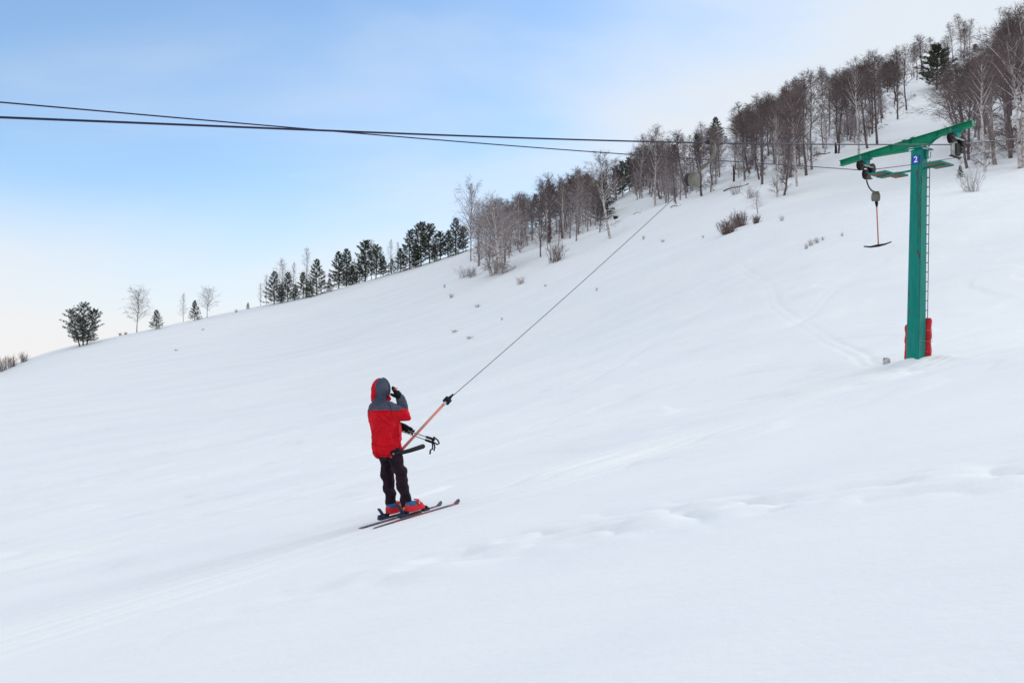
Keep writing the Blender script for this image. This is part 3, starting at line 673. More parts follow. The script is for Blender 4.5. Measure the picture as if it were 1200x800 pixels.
# fallen wood, snags, dark root plates
def log(px1, py1, px2, py2, r, label, m='log', name='fallen_log'):
    a = hit(px1, py1); b = hit(px2, py2); b = Vector((b.x, a.y * .5 + b.y * .5, ground(b.x, a.y * .5 + b.y * .5)))
    mb = MB(); n = 7; pts = []
    for i in range(n):
        t = i / (n - 1); p = a.lerp(b, t); p.z = ground(p.x, p.y) + r * .8 + .1 * math.sin(t * 6); pts.append(p)
    r *= .65; mb.tube(pts, [r * (1 - .5 * i / n) for i in range(n)], 7)
    for i in (2, 4): twig(mb, pts[i], pts[i] + Vector((rng.uniform(-.4, .4), 0, .7)), r * .35)
    return tag(mb.build(name, M[m], None, tuple(a), True), label, 'log')
log(786, 244, 797, 240, .09, 'pale fallen log in the snow below the bent tree')
log(742, 252, 759, 247, .06, 'thin fallen pole in the snow left of the bent tree', 'bark_mid')
log(848, 225, 876, 216, .14, 'dark fallen trunk along the foot of the dense birch stand', 'bark_grey')
log(953, 184, 975, 180, .16, 'dark fallen trunk beside the lone tall birch', 'bark_grey')
def snag(px, pyb, pyt, r, label):
    p = hit(px, pyb); top = at(px, pyt, p.y).z; mb = MB(); h = top - p.z
    mb.tube([p + Vector((0, 0, -.2)), p + Vector((.03, 0, h * .5)), p + Vector((-.02, .02, h))], [r * 1.2, r, r * .8], 8)
    mb.tube([p + Vector((-.02, .02, h - .02)), p + Vector((.05, .0, h + .16))], [r * .6, r * .1], 5)
    tag(mb.build('tree_snag', M['darkwood'], None, tuple(p), True), label, 'tree stump')
snag(979.5, 180, 168, .16, 'broken dark trunk stub beside the tree leaning right')
snag(860, 213, 196, .12, 'broken dark trunk stub at the left foot of the dense birch stand')
def rootplate(px, py, w, label):
    p = hit(px, py); mb = MB(); rg = random.Random(int(px))
    for k in range(26):
        a = rg.uniform(0, 6.28); q = Vector((math.cos(a) * rg.uniform(.2, 1), rg.uniform(-.2, .2), rg.uniform(.1, 1) * .9)) * w
        mb.tube([Vector(p) + Vector((0, 0, .2 * w)), Vector(p) + q * .6 + Vector((0, 0, .1)), Vector(p) + q], [.16 * w, .10 * w, .03 * w], 5)
    mb.ball(Vector(p) + Vector((0, 0, .42 * w)), (.5 * w, .3 * w, .42 * w))
    tag(mb.build('root_plate', M['darkwood'], None, tuple(p)), label, 'root plate')
rootplate(721, 257, .6, 'dark upturned root plate right of the birch that leans left')
rootplate(793.5, 200, .5, 'dark upturned root plate above the bent tree')
rootplate(1018, 152, .6, 'dark upturned root plate inside the upper stand')

# ------------------------------------------------------------------ lift tower
A = Vector((.643, -.766, 0)); LD = Vector((.766, .643, 0)); UP = Vector((0, 0, 1))
TB = at(1073, 425, 24.0); TT = at(1077.3, 176, 24.0)
tower = empty('lift_tower', TB)
tag(tower, 'green steel ski lift tower with slanting cross arm and blue number plate', 'lift tower')
TZ = (TT - TB).normalized()
TX = (A - TZ * A.dot(TZ)).normalized(); TY = TZ.cross(TX)
if TY.dot(LD) < 0: TY = -TY
def tp_(a, l, h): return TB + TX * a + TY * l + TZ * h
HT = (TT - TB).length
mb = MB(); rings = []
for t in (-.08, .0, .25, .5, .75, 1.0):
    k = 1 - .13 * max(0, t); rings.append([tp_(sx * .165 * k, sy * .155 * k, HT * t) for sx, sy in ((-1, -1), (1, -1), (1, 1), (-1, 1))])
mb.loft(rings)
po = bevel(mb.build('pole', M['green'], tower, TB), .012)
# rusty weld seam and worn streaks as thin steel strips proud of the paint
mb = MB()
for (a, h0, h1, w_) in ((.150, .25, HT - .1, .006), (.07, HT * .55, HT * .93, .010), (.03, HT * .74, HT * .86, .014), (.11, HT * .62, HT * .8, .012)):
    n = 14; pts = []
    for i in range(n):
        t = i / (n - 1); h = h0 + (h1 - h0) * t; k = 1 - .13 * h / HT
        aa = a * (k if a > .14 else 1) + (0 if a > .14 else .012 * math.sin(i * 2.1))
        pts.append((aa, -.155 * k - .0015, h, w_ * (1 if a > .14 else (.4 + .6 * abs(math.sin(i * 1.7))))))
    for i in range(n - 1):
        (a0, l0, hh0, w0), (a1, l1, hh1, w1) = pts[i], pts[i + 1]
        mb.add([tp_(a0 - w0, l0, hh0), tp_(a0 + w0, l0, hh0), tp_(a1 + w1, l1, hh1), tp_(a1 - w1, l1, hh1)], [(0, 1, 2, 3)])
tag(mb.build('rust_streak', mat('rust_streak', (.07, .06, .035), .9, 0, col2=(.03, .10, .07), nscale=9, lo=.35, hi=.6), tower, TB), 'brown rust streaks down the green pole')
# cross arm
PL = at(985, 191.5, 25.55); PR = at(1140.5, 144.3, 22.98)
E = (PR - PL); LEN = E.length; E.normalize(); ES = LD.copy(); EU = ES.cross(E).normalized()
if EU.z < 0: EU = -EU
mb = MB()
def armp(s, side, up): return PL + E * s + ES * side + EU * up
mb.box(armp(LEN / 2, 0, .062), (LEN / 2, .062, .006), (E, ES, EU))
pole_s = (TT - PL).dot(E)
prof = [(0, -.062), (.75, -.062), (pole_s - .25, -.20), (pole_s + .12, -.20), (pole_s + .55, -.062), (LEN, -.062)]
for (s0, u0), (s1, u1) in zip(prof, prof[1:]):
    for th, sgn in ((.006, 1), (.006, -1)): pass
    mb.add([armp(s, sd, u) for s, u in ((s0, .056), (s1, .056), (s1, u1), (s0, u0)) for sd in (-.006, .006)], [(0, 2, 4, 6), (7, 5, 3, 1), (0, 1, 3, 2), (4, 5, 7, 6), (2, 3, 5, 4), (6, 7, 1, 0)])
    mb.add([armp(s, sd, u) for s, u in ((s0, u0), (s1, u1), (s1, u1 - .012), (s0, u0 - .012)) for sd in (-.07, .07)], [(0, 2, 4, 6), (7, 5, 3, 1), (0, 1, 3, 2), (4, 5, 7, 6), (2, 3, 5, 4), (6, 7, 1, 0)])
for s in (.03, .8, 1.4, pole_s - .18, pole_s + .5, LEN - .004): mb.box(armp(s, 0, 0), (.004, .060, .054), (E, ES, EU))
mb.build('cross_arm', worn_green('worn_arm_paint', (.0, .175, .10), (.004, .25, .12), .62, .67), tower, TB)
mb = MB()
for s in (pole_s - .34, pole_s + .0 - .12):
    mb.tube([armp(s, 0, .066), armp(s, 0, .10)], .012, 6); mb.tube([armp(s - .05, 0, .10), armp(s + .05, 0, .10)], .010, 6)
mb.build('bolt', M['dark_iron'], tower, TB)
TC = tp_(0, 0, HT)
mb = MB(); mb.box(tp_(0, 0, HT + .012), (.25, .22, .010), (TX, TY, TZ)); mb.build('cap_plate', M['green'], tower, TB)
mb = MB()
mb.ball(tp_(-.13, -.05, HT + .024), (.13, .17, .035), (TX, TY, TZ)); mb.ball(tp_(.17, -.03, HT + .024), (.09, .18, .028), (TX, TY, TZ)); tag(mb.build('snow_cap', M['snowcap'], tower, TB, True), 'thin snow lying on the pole cap')
mb = MB(); mb.box(tp_(.17, .05, HT - .12), (.02, .05, .10), (TX, TY, TZ)); mb.tube([tp_(.19, .1, HT - .2), tp_(.24, .1, HT - .2), tp_(.24, .1, HT - .06)], .009, 6); mb.build('side_bracket', M['green'], tower, TB)
# gusset stay on the far side between arm and pole
mb = MB(); mb.tube([tp_(.14, 0, HT - .02), armp(pole_s + .52, 0, -.07)], .02, 6); mb.build('arm_stay', M['green'], tower, TB)
# number plate
sc_ = TB + TX * (-.004) ; kk = 1 - .13 * .95
SH = (at(1075.3, 188.5, 24) - TB).dot(TZ)
pc = tp_(-.005, -.155 * (1 - .13 * SH / HT) - .012, SH)
sign = MB(); sign.box(pc, (.098, .006, .098), (TX, TY, TZ)); sg = sign.build('number_plate', M['blue'], tower, TB)
fc = D.curves.new('digit', 'FONT'); fc.body = '2'; fc.align_x = 'CENTER'; fc.align_y = 'CENTER'; fc.size = .21; fc.extrude = .001; fc.offset = .004
fo = D.objects.new('digit_tmp', fc); COL.objects.link(fo)
bpy.context.view_layer.update()
dm = D.meshes.new_from_object(fo.evaluated_get(bpy.context.evaluated_depsgraph_get())); D.objects.remove(fo)
rot = Matrix((TX, TZ, -TY)).transposed()
for v in dm.vertices: v.co = (rot @ v.co) + (pc - TY * .0085) - TB
dm.materials.clear(); dm.materials.append(M['white']); dg = D.objects.new('digit', dm); COL.objects.link(dg); dg.parent = sg
# ladder on the uphill side
mb = MB(); l0, l1 = .95, HT - .25
for a in (.17, -.12): mb.tube([tp_(a, .215, l0), tp_(a, .195, l1)], .009, 6)
mb.build('ladder_rail', M['dark_iron'], tower, TB)
h = l0 + .1
while h < l1:
    mb = MB(); mb.tube([tp_(-.12, .205, h), tp_(.17, .205, h)], .009, 6); mb.tube([tp_(.13, .13, h), tp_(.17, .205, h)], .007, 6); mb.build('ladder_rung', M['dark_iron'], tower, TB); h += .232
# work platforms and the bar that carries them
PH = (at(1067, 200.5, 24.2) - TB).dot(UP)
def hp(a, l, z): return tp_(0, 0, z) + A * a + LD * l
bx = 0
mb = MB(); mb.box(hp(-.22, .0, PH), (.88, .022, .022), (A, LD, UP)); mb.build('platform_bar', M['green'], tower, TB)
for a, l, hl, pw, zo in ((-.93, .0, .30, .21, .0), (-.64, .12, .22, .15, -.05), (.46, .06, .30, .20, .0)):
    for q, (da, dz) in enumerate(((-pw * .5, .012 + zo), (pw * .5, .012 + zo))):
        mb = MB(); mb.box(hp(a + da, l, PH + dz + .012), (pw * .49, hl, .010), (A, LD, UP)); o1 = mb.build('platform_board', M['rust'] if q else M['wood'], tower, TB)
    mb = MB()
    for s in (-1, 1):
        mb.box(hp(a, l + s * (hl + .012), PH + .038 + zo), (pw + .002, .010, .020), (A, LD, UP)); mb.box(hp(a + s * (pw + .013), l, PH + .038 + zo), (.010, hl + .022, .020), (A, LD, UP))
    mb.build('platform_frame', M['green'], tower, TB)
    mb = MB(); mb.ball(hp(a, l, PH + .062 + zo), (pw * .85, hl * .85, .025), (A, LD, UP)); tag(mb.build('platform_snow', M['snowcap'], tower, TB, True), 'thin snow on the work platform')
# sheave trains
def wheel(c, r, th, parent):
    mb = MB(); mb.cyl(c, A, r, th * .55, 20); mb.cyl(Vector(c) + A * th * .38, A, r * 1.08, th * .24, 20); mb.cyl(Vector(c) - A * th * .38, A, r * 1.08, th * .24, 20)
    w_ = mb.build('sheave', M['rubber'], parent, TB)
    mb = MB(); mb.cyl(c, A, r * .45, th * 1.15, 12); mb.cyl(c, A, r * .18, th * 1.7, 8); mb.build('hub', M['dark_iron'], w_, TB)
def sheave_train(ctr, armz, tilt, lower):
    c = Vector(ctr)
    asm = MB(); asm.box(c + UP * (.10 + armz * .5), (.055, .085, .09 + armz * .5), (A, LD, UP), taper=1.15); asm.box(c + UP * (.2 + armz), (.11, .14, .012), (A, LD, UP))
    root = asm.build('sheave_bracket', M['green'], tower, TB)
    mb = MB()
    for s in (-1, 1): mb.box(c + A * s * .062, (.006, .27, .018), (A, LD, UP))
    for s in (-1, 1): mb.tube([c + UP * .20 + LD * s * .12 + A * (-.08), c + UP * .27 + LD * s * .12 + A * (-.08)], .022, 8)
    mb.build('yoke', M['steel'], root, TB)
    for s in (-1, 1): wheel(c + LD * s * .26 - UP * .005, .115, .10, root)
    return root
LC = at(1015, 195.5, 25.03); RC = at(1121, 163.5, 23.28)
r1 = sheave_train(LC, .0, 0, 1)
wheel(LC - LD * .02 - UP * .20, .115, .08, r1)
mb = MB(); mb.box(LC + LD * .20 - UP * .10 - A * .03, (.012, .06, .17), (A, LD, UP)); mb.box(LC + LD * .05 - UP * .28, (.05, .16, .016), (A, LD, UP)); mb.build('guard_plate', M['dark_iron'], r1, TB)
r2 = sheave_train(RC, .0, 0, 1)
mb = MB(); mb.box(RC - LD * .20 - UP * .27, (.014, .085, .16), (A, LD, UP)); mb.build('guard_plate', M['steel'], r2, TB)
mb = MB(); mb.box(RC + LD * .02 - UP * .24, (.03, .10, .14), (A, LD, UP)); mb.box(RC - UP * .43 - LD * .08, (.04, .24, .010), (A, LD, UP)); mb.build('guard_plate', M['rubber'], r2, TB)
wheel(RC + LD * .21 - UP * .20, .10, .07, r2)

# protective pads tied round the foot of the tower
pad = empty('protective_pad', tp_(0, .25, 0)); tag(pad, 'red padded cushions tied behind the foot of the green lift tower', 'safety pad')
def cushion(a0, a1, top, k, seed):
    mb = MB(); rings = []; n = 26
    for i in range(n + 1):
        t = i / n; h = -.06 + (top + .06) * t
        pinch = 1 - .30 * math.exp(-((t - .52) / .035) ** 2) - .16 * math.exp(-((t - .27) / .04) ** 2) * k - .14 * math.exp(-((t - .77) / .04) ** 2) * k
        e = min(1, ((1 - t) / .05 + .05)) ** .5 * pinch
        ca = (a0 + a1) / 2; wa = (a1 - a0) / 2 * (.9 + .1 * e); wl = .095 * e; ring = []
        for j in range(16):
            an = 2 * math.pi * j / 16; cx = abs(math.cos(an)) ** .6 * (1 if math.cos(an) > 0 else -1); cy = abs(math.sin(an)) ** .6 * (1 if math.sin(an) > 0 else -1)
            ring.append(tp_(ca + wa * cx * (.94 + .06 * pinch) + .008 * math.sin(t * 19 + seed), .255 + wl * cy, h))
        rings.append(ring)
    mb.loft(rings); return mb.build('cushion', M['red'], pad, pad.location, True)
cushion(-.41, -.06, .96, 1, 0); cushion(-.055, .240, 1.10, .3, 2)
mb = MB()
for hh in (.28, .53, .8): mb.tube([tp_(-.17, -.16, hh), tp_(-.19, .16, hh), tp_(-.40, .25, hh), tp_(-.1, .365, hh), tp_(.28, .27, hh), tp_(.18, .14, hh), tp_(.17, -.16, hh)] if hh == .53 else [tp_(-.19, .16, hh), tp_(-.38, .25, hh), tp_(-.1, .36, hh), tp_(.27, .26, hh), tp_(.18, .14, hh)], .006, 5)
mb.build('strap', M['straw'], pad, pad.location)

p = hit(1039, 426.5)
mb = MB(); fwd = Vector((p.x, p.y, 0)).normalized(); sd = Vector((fwd.y, -fwd.x, 0))
mb.box(p + UP * .05, (.095, .07, .075), (sd, fwd, UP), taper=.9); bl = bevel(mb.build('concrete_block', M['block'], None, p), .02)
tag(bl, 'small grey block half buried in snow left of the tower foot', 'block')
mb = MB(); mb.box(p + UP * .134 - sd * .03, (.05, .05, .008), (sd, fwd, UP)); tag(mb.build('lid', M['rustred'], bl, p), 'rusty red brown lid')
mb = MB(); mb.ball(p + UP * .13 + sd * .045, (.05, .06, .03), (sd, fwd, UP)); mb.build('snow_cap', M['snowcap'], bl, p, True)

# ------------------------------------------------------------------ haul ropes
def on_plane(px, py, ctr):      # where the sight line meets the vertical plane of a rope
    a, b = ray(px, py); n = Vector((-LD.y, LD.x))
    Y = (ctr.x * n.x + ctr.y * n.y) / (a * n.x + n.y); return Vector((a * Y, Y, b * Y))
def rope_pts(tab, ctr, ext0, ext1):
    K = [on_plane(x, y, ctr) for x, y in tab]
    s = [(k - ctr).dot(LD) for k in K]; z = [k.z for k in K]
    pl = np.polyfit(s, z, 4 if len(s) > 6 else 3)
    lo, hi = min(s), max(s)
    out = []
    ss = list(np.arange(lo - ext0, lo, 1.5)) + list(np.linspace(lo, hi, 60)) + list(np.arange(hi + 1.5, hi + ext1, 1.5))
    d0 = np.polyval(np.polyder(pl), lo); d1 = np.polyval(np.polyder(pl), hi)
    for q in ss:
        if q < lo: zz = np.polyval(pl, lo) + d0 * (q - lo) + .004 * (q - lo) ** 2 * 0
        elif q > hi: zz = np.polyval(pl, hi) + d1 * (q - hi)
        else: zz = np.polyval(pl, q)
        out.append(Vector((ctr.x + LD.x * q, ctr.y + LD.y * q, float(zz))))
    return out
NEAR = [(0, 137.5), (100, 141.8), (200, 146.0), (300, 150.0), (400, 153.6), (500, 157.7), (600, 161.0), (700, 165.0), (773, 166.6), (835, 167.6), (920, 168.6), (1000, 169.4), (1060, 169.7), (1112, 169.6)]
FAR = [(0, 120), (100, 128.7), (200, 137.5), (300, 146.0), (400, 154.7), (500, 163.2), (600, 171.0), (640, 174.0), (720, 179.8), (800, 185.3), (900, 192.0), (960, 196.0), (1008, 199.3)]
RCt = Vector((RC.x, RC.y, 0)); LCt = Vector((LC.x, LC.y, 0))
def rope(tab, ctr, up, r, name, label):
    K = rope_pts(tab, ctr, 14, 0)
    K2 = [on_plane(x, y, ctr) for x, y in up]
    d = (K2[-1] - K2[0]).normalized(); K = K + K2 + [K2[-1] + d * 12, K2[-1] + d * 26]
    mb = MB(); mb.tube(K, r, 8)
    return tag(mb.build(name, M['rope'], None, K[0], True), label, 'rope')
rope(NEAR, RCt, [(1124, 168.8), (1160, 165.6), (1200, 162)], .0135, 'haul_rope', 'thicker near steel rope running over the right end of the lift arm')
rope(FAR, LCt, [(1024, 198.6), (1068, 193.2), (1135, 182.5), (1200, 173)], .0105, 'haul_rope', 'thinner far steel rope running under the left end of the lift arm')

# ------------------------------------------------------------------ tow bars
def tube_child(name, pts, r, m, root, n=8, smooth=True):
    mb = MB(); mb.tube(pts, r, n); return mb.build(name, M[m], root, root.location, smooth)
# the one that pulls the skier
G = on_plane(836, 167.5, RCt)
tow = empty('tow_bar', G); tag(tow, 'tow bar in use, its long line stretched from the rope to the skier', 'tow bar')
Yh = G.y
arm = [at(834, 166.2, Yh), at(837, 170, Yh - .02), at(838, 175, Yh - .03), at(836.5, 182, Yh - .05), at(831, 190, Yh - .08), at(824, 196.5, Yh - .1), at(817, 203, Yh - .12)]
tube_child('hanger_arm', arm, [.030, .030, .028, .027, .026, .024, .022], 'reel', tow)
mb = MB(); mb.box(G + UP * .0, (.14, .03, .035), (LD, A, UP)); mb.cyl(G - LD * .12, A, .045, .07, 10); bevel(mb.build('rope_grip', M['dark_iron'], tow, G), .008)
RCn = at(812, 210.5, Yh - .13); vd = Vector((RCn.x, RCn.y, RCn.z)).normalized(); pr = Vector((vd.y, -vd.x, 0)).normalized()
ax = (pr * .80 - vd * .60).normalized()
mb = MB(); q0 = RCn + ax * .035
mb.tube([q0 - ax * .05, q0 - ax * .045, q0 + ax * .02, q0 + ax * .04, q0 + ax * .047], [.11, .135, .135, .11, .06], 28)
rl = mb.build('reel', M['reel'], tow, G, False)
mb = MB(); mb.cyl(RCn - ax * .06, ax, .12, .06, 20); mb.box(RCn - ax * .10, (.04, .03, .09), (ax, ax.cross(UP).normalized(), UP)); mb.cyl(RCn - ax * .12, ax, .07, .05, 12)
lp = [RCn - ax * .10 + (UP * math.cos(t) * .11 + ax.cross(UP) * 0 - ax * (.05 * math.sin(t * .5))) for t in np.linspace(.6, 5.6, 14)]
mb.tube(lp, .008, 6); mb.build('reel_spring', M['dark_iron'], rl, G)
hub_c = at(524, 469.3, 13.75); bar_j = at(471, 526.5, 12.98)
rope_end = RCn - ax * .06 - UP * .06
S = (rope_end - bar_j).normalized(); L1 = (hub_c - bar_j).dot(S)
e1 = bar_j + (hub_c - bar_j) * .93
SD = (hub_c - bar_j).normalized()
n = 14; RP = []
for i in range(n):
    t = i / (n - 1); RP.append(hub_c.lerp(rope_end, t) - UP * .10 * 4 * t * (1 - t) * .35)
tube_child('tow_line', RP, .0052, 'thin_rope', tow, 6)
st = tube_child('stick', [bar_j, e1], .0195, 'salmon', tow, 10)
mb = MB(); mb.tube([e1 - SD * .02, e1 + SD * .06], .022, 10); mb.build('ferrule', M['galv'], st, G, True)
mb = MB(); mb.tube([e1 + SD * .045, e1 + SD * .05, e1 + SD * .11, e1 + SD * .115], [.035, .058, .058, .03], 6); mb.tube([e1 + SD * .11, e1 + SD * .16, e1 + SD * .24], [.024, .022, .010], 8)
mb.build('rubber_stop', M['rubber'], tow, G)
b0 = at(462.5, 531.3, 12.78); b1 = at(480, 527.8, 12.98); b2 = at(495.5, 522.8, 13.2)
mb = MB(); mb.capsule([b0, b1.lerp(b0, .5) - UP * .005, b1, b1.lerp(b2, .5), b2], [.022, .026, .028, .030, .032], 12); cb = mb.build('crossbar', M['rubber'], tow, G, True)
bd = (b0 - b1).normalized(); mb = MB(); mb.cyl(b0 + bd * .020, bd, .014, .012, 10); mb.build('end_cap', M['steel'], cb, G)
# the empty one hanging at the tower
tb = empty('tow_bar', at(1016, 208, 24.95)); tag(tb, 'empty tow bar hanging on a red stick under the left end of the lift arm', 'tow bar')
Yt = 24.95
tube_child('hanger_arm', [at(1015.5, 207, Yt), at(1015.8, 213, Yt), at(1018, 219, Yt), at(1021.5, 223.5, Yt), at(1026, 225, Yt)], .019, 'dark_iron', tb)
c = at(1026.3, 231, Yt); mb = MB(); mb.tube([c - pr * .10, c - pr * .09, c + pr * .085, c + pr * .10], [.08, .108, .108, .07], 18); mb.box(c + UP * .11, (.07, .05, .03)); mb.build('reel', M['reel'], tb, tb.location)
tube_child('stick', [at(1027.4, 241, Yt), at(1029.3, 286.5, Yt)], .0175, 'salmon', tb)
tube_child('rubber_stop', [at(1027, 235, Yt), at(1027.2, 238, Yt), at(1027.5, 242.5, Yt)], [.03, .045, .022], 'rubber', tb)
cr = [at(1012.5, 288.8, Yt - .2), at(1020, 289.3, Yt - .1), at(1029, 287.8, Yt), at(1037, 286.2, Yt + .1), at(1044.5, 283.4, Yt + .2)]
tube_child('crossbar', cr, [.016, .022, .034, .022, .015], 'rubber', tb)

# ------------------------------------------------------------------ skier
def fuse(mb, voxel, name, mats, parent, origin, smooth=6, bump=None, assign=None):
    tmp = mb.build('tmp', M['white'])
    r_ = tmp.modifiers.new('r', 'REMESH'); r_.mode = 'VOXEL'; r_.voxel_size = voxel; r_.use_smooth_shade = True
    s_ = tmp.modifiers.new('s', 'SMOOTH'); s_.factor = .5; s_.iterations = smooth
    bpy.context.view_layer.update()
    dg_ = bpy.context.evaluated_depsgraph_get(); me = D.meshes.new_from_object(tmp.evaluated_get(dg_))
    D.objects.remove(tmp)
    n = len(me.vertices); co = np.empty(n * 3); me.vertices.foreach_get('co', co); co = co.reshape(-1, 3)
    if bump:
        no = np.empty(n * 3); me.vertices.foreach_get('normal', no); no = no.reshape(-1, 3); co = co + no * bump(co)[:, None]
    me.materials.clear()
    for m_ in mats: me.materials.append(m_)
    if assign:
        me.vertices.foreach_set('co', co.ravel())
        pc_ = np.empty(len(me.polygons) * 3); me.polygons.foreach_get('center', pc_)
        me.polygons.foreach_set('material_index', assign(pc_.reshape(-1, 3)).astype(np.int32))
    else: me.polygons.foreach_set('material_index', np.zeros(len(me.polygons), np.int32))
    co = co - np.array(origin); me.vertices.foreach_set('co', co.ravel())
    me.polygons.foreach_set('use_smooth', np.ones(len(me.polygons), bool)); me.update(); me.name = name
    o = D.objects.new(name, me); COL.objects.link(o)
    if parent: o.parent = parent
    else: o.location = origin
    return o

TAZ = R(49); SF = Vector((math.cos(TAZ), math.sin(TAZ), 0)); SR = Vector((math.sin(TAZ), -math.cos(TAZ), 0))   # ski direction and its right side
BAZ = R(34); F = Vector((math.cos(BAZ), math.sin(BAZ), 0)); RT = Vector((math.sin(BAZ), -math.cos(BAZ), 0))     # body facing, body right
# skis: tail and tip picked on the snow
def gp(px, py): 
    a, b = ray(px, py); Y = np.linspace(9, 17, 1601); z = base_h(a * Y, Y); k = np.nonzero(z >= b * Y)[0][0]; return Vector((a * Y[k], float(Y[k]), float(b * Y[k])))
skis = {}
for nm, t0, t1, lab in (('r', (437.5, 618.5), (539.5, 588), 'dark ski under the near boot, nearest the camera'), ('l', (420, 618.7), (519, 590.5), 'dark ski under the far boot, partly hidden behind the near boot')):
    p0 = gp(*t0); p1 = gp(*t1); d = (p1 - p0); Ls = d.length; d.normalize(); s_ = d.cross(UP).normalized(); u_ = s_.cross(d).normalized()
    skis[nm] = (p0, d, s_, u_, Ls)
    mb = MB(); rings = []; n = 34
    for i in range(n + 1):
        t = i / n; x = t * Ls
        w_ = .029 + .017 * abs(t - .47) ** 1.2 * 2; w_ *= min(1, (t / .02) ** .5 + .2)
        if t > .95: w_ *= max(.18, 1 - ((t - .95) / .05) ** 2 * .85)
        th = .006 + .007 * math.sin(math.pi * min(1, max(0, t)))
        z = -.010
        q = max(0, (t - .93) / .07); z += .050 * q ** 1.8; x -= .02 * q ** 2
        c = p0 + d * x + u_ * z
        rings.append([c + s_ * w_ - u_ * th * .3, c + s_ * w_ * .93 + u_ * th, c - s_ * w_ * .93 + u_ * th, c - s_ * w_ - u_ * th * .3])
    mb.loft(rings); sk = mb.build('ski', M['skitop'], None, p0, False); tag(sk, lab, 'ski')
    mb = MB(); rr2 = []
    for i in range(8):
        q = i / 7; x = Ls * (.945 + .052 * q) ; qq = max(0, (x / Ls - .93) / .07); w_ = .046 * (1 - .7 * q ** 5)
        c = p0 + d * (x - .02 * qq ** 2) + u_ * (-.010 + .050 * qq ** 1.8 + .0085)
        rr2.append([c + s_ * w_, c + s_ * w_ * .9 + u_ * .005, c - s_ * w_ * .9 + u_ * .005, c - s_ * w_])
    mb.loft(rr2); mb.build('ski_tip', M['skitip'], sk, p0)
    xb = Ls * (.475 if nm == 'r' else .445)
    skis[nm] += (xb,)
    mb = MB(); B_ = lambda x, y, z: p0 + d * (xb + x) + s_ * y + u_ * z
    mb.box(B_(-.20, 0, .045), (.075, .038, .022), (d, s_, u_), taper=.85); mb.box(B_(-.255, 0, .06), (.035, .03, .03), (d, s_, u_), taper=.7)
    mb.box(B_(-.235, 0, .125), (.012, .028, .055), ((d + u_ * .5).normalized(), s_, (u_ - d * .55).normalized())); bh = mb.build('heel_binding', M['binding'], sk, p0); bevel(bh, .006)
    mb = MB(); mb.box(B_(.155, 0, .045), (.055, .034, .022), (d, s_, u_), taper=.8); mb.box(B_(.15, 0, .075), (.03, .036, .018), (d, s_, u_), taper=.6); bevel(mb.build('toe_binding', M['binding'], sk, p0), .006)
    mb = MB(); mb.box(B_(-.03, 0, .030), (.10, .032, .010), (d, s_, u_)); mb.build('binding_plate', M['dark_iron'], sk, p0)

PB = skis['r'][0] + skis['r'][1] * skis['r'][5]; PBl = skis['l'][0] + skis['l'][1] * skis['l'][5]
person = empty('person', (PB + PBl) / 2); PO = person.location
tag(person, 'skier in red and slate hooded jacket, one gloved hand raised to the hood', 'person')
ankR = at(478.2, 590, PB.y - .0); ankL = at(459.2, 590.5, PBl.y)
kneeR = at(471.5, 563, 12.97); kneeL = at(455.3, 564, 13.12)
hipR = at(462.5, 531, 12.92); hipL = at(450.5, 531, 13.12)
pel = at(456, 528, 13.03); waist = at(453.8, 510, 13.02); chest = at(450.8, 490, 13.0); shc = at(448.3, 477, 12.99); neck = at(446.6, 469, 12.99)
head = at(446.0, 457.0, 13.0)
shR = shc + RT * .19 - UP * .02; shL = shc - RT * .19 - UP * .02
elR = at(475.5, 486.5, 13.0); wrR = at(469.0, 466.0, 12.97); haR = at(463.0, 457.6, 12.96)
elL = at(459, 497, 13.42); wrL = at(474.5, 501.0, 13.35); haL = at(483, 505.8, 13.28)
# gripping hand L round the stick: find point of the stick near that pixel
stk_t = (wrL.y) * 0
def hand(mb, wr, knuck, palmn, k=1.0, curl=1.0, pinch=False):
    """palm from wrist to knuckles, four unequal curled fingers and a thumb leaving the side; palmn points out of the palm"""
    ax_ = (knuck - wr).normalized(); pn = (palmn - ax_ * palmn.dot(ax_)).normalized(); sd_ = ax_.cross(pn).normalized()
    pl = .095; base = wr
    rings = []
    for t, w_, th in ((0, .030, .024), (.3, .038, .024), (.7, .044, .022), (1, .041, .018)):
        c_ = base + ax_ * pl * t; rings.append([c_ + sd_ * (w_ * k * math.cos(a)) + pn * (th * k * math.sin(a)) for a in np.linspace(0, 2 * math.pi, 13)[:-1]])
    mb.loft(rings)
    for i, (off, ln, r0_) in enumerate(((.031, .074, .0105), (.010, .082, .0108), (-.011, .076, .0102), (-.031, .060, .0092))):
        p_ = base + ax_ * (pl * .92) + sd_ * off; d_ = (ax_ + sd_ * off * 2.2).normalized(); pts = [p_ - ax_ * .02, p_]; cu = curl * (1 if not (pinch and i == 0) else .45)
        for j, f in enumerate((.42, .33, .25)):
            d_ = (Matrix.Rotation(-R([28, 52, 34][j]) * cu, 3, sd_) @ d_)
            if d_.dot(pn) < 0 and j == 0: d_ = (ax_ * math.cos(R(28) * cu) + pn * math.sin(R(28) * cu))
            p_ = p_ + d_ * ln * f; pts.append(p_)
        mb.capsule(pts, [r0_ * k * 1.1, r0_ * k * 1.1, r0_ * k, r0_ * k * .92, r0_ * k * .8], 8)
    tp0 = base + ax_ * .025 + sd_ * .028; tp1 = base + ax_ * .058 + sd_ * .056 + pn * .018; tp2 = base + ax_ * .088 + sd_ * .056 + pn * .040; tp3 = base + ax_ * .106 + sd_ * .042 + pn * .056
    mb.capsule([tp0, tp1, tp2, tp3], [.016 * k, .0135 * k, .0115 * k, .0095 * k], 8)
HRn = (head - wrR).normalized()
kR = haR + (haR - wrR) * .3
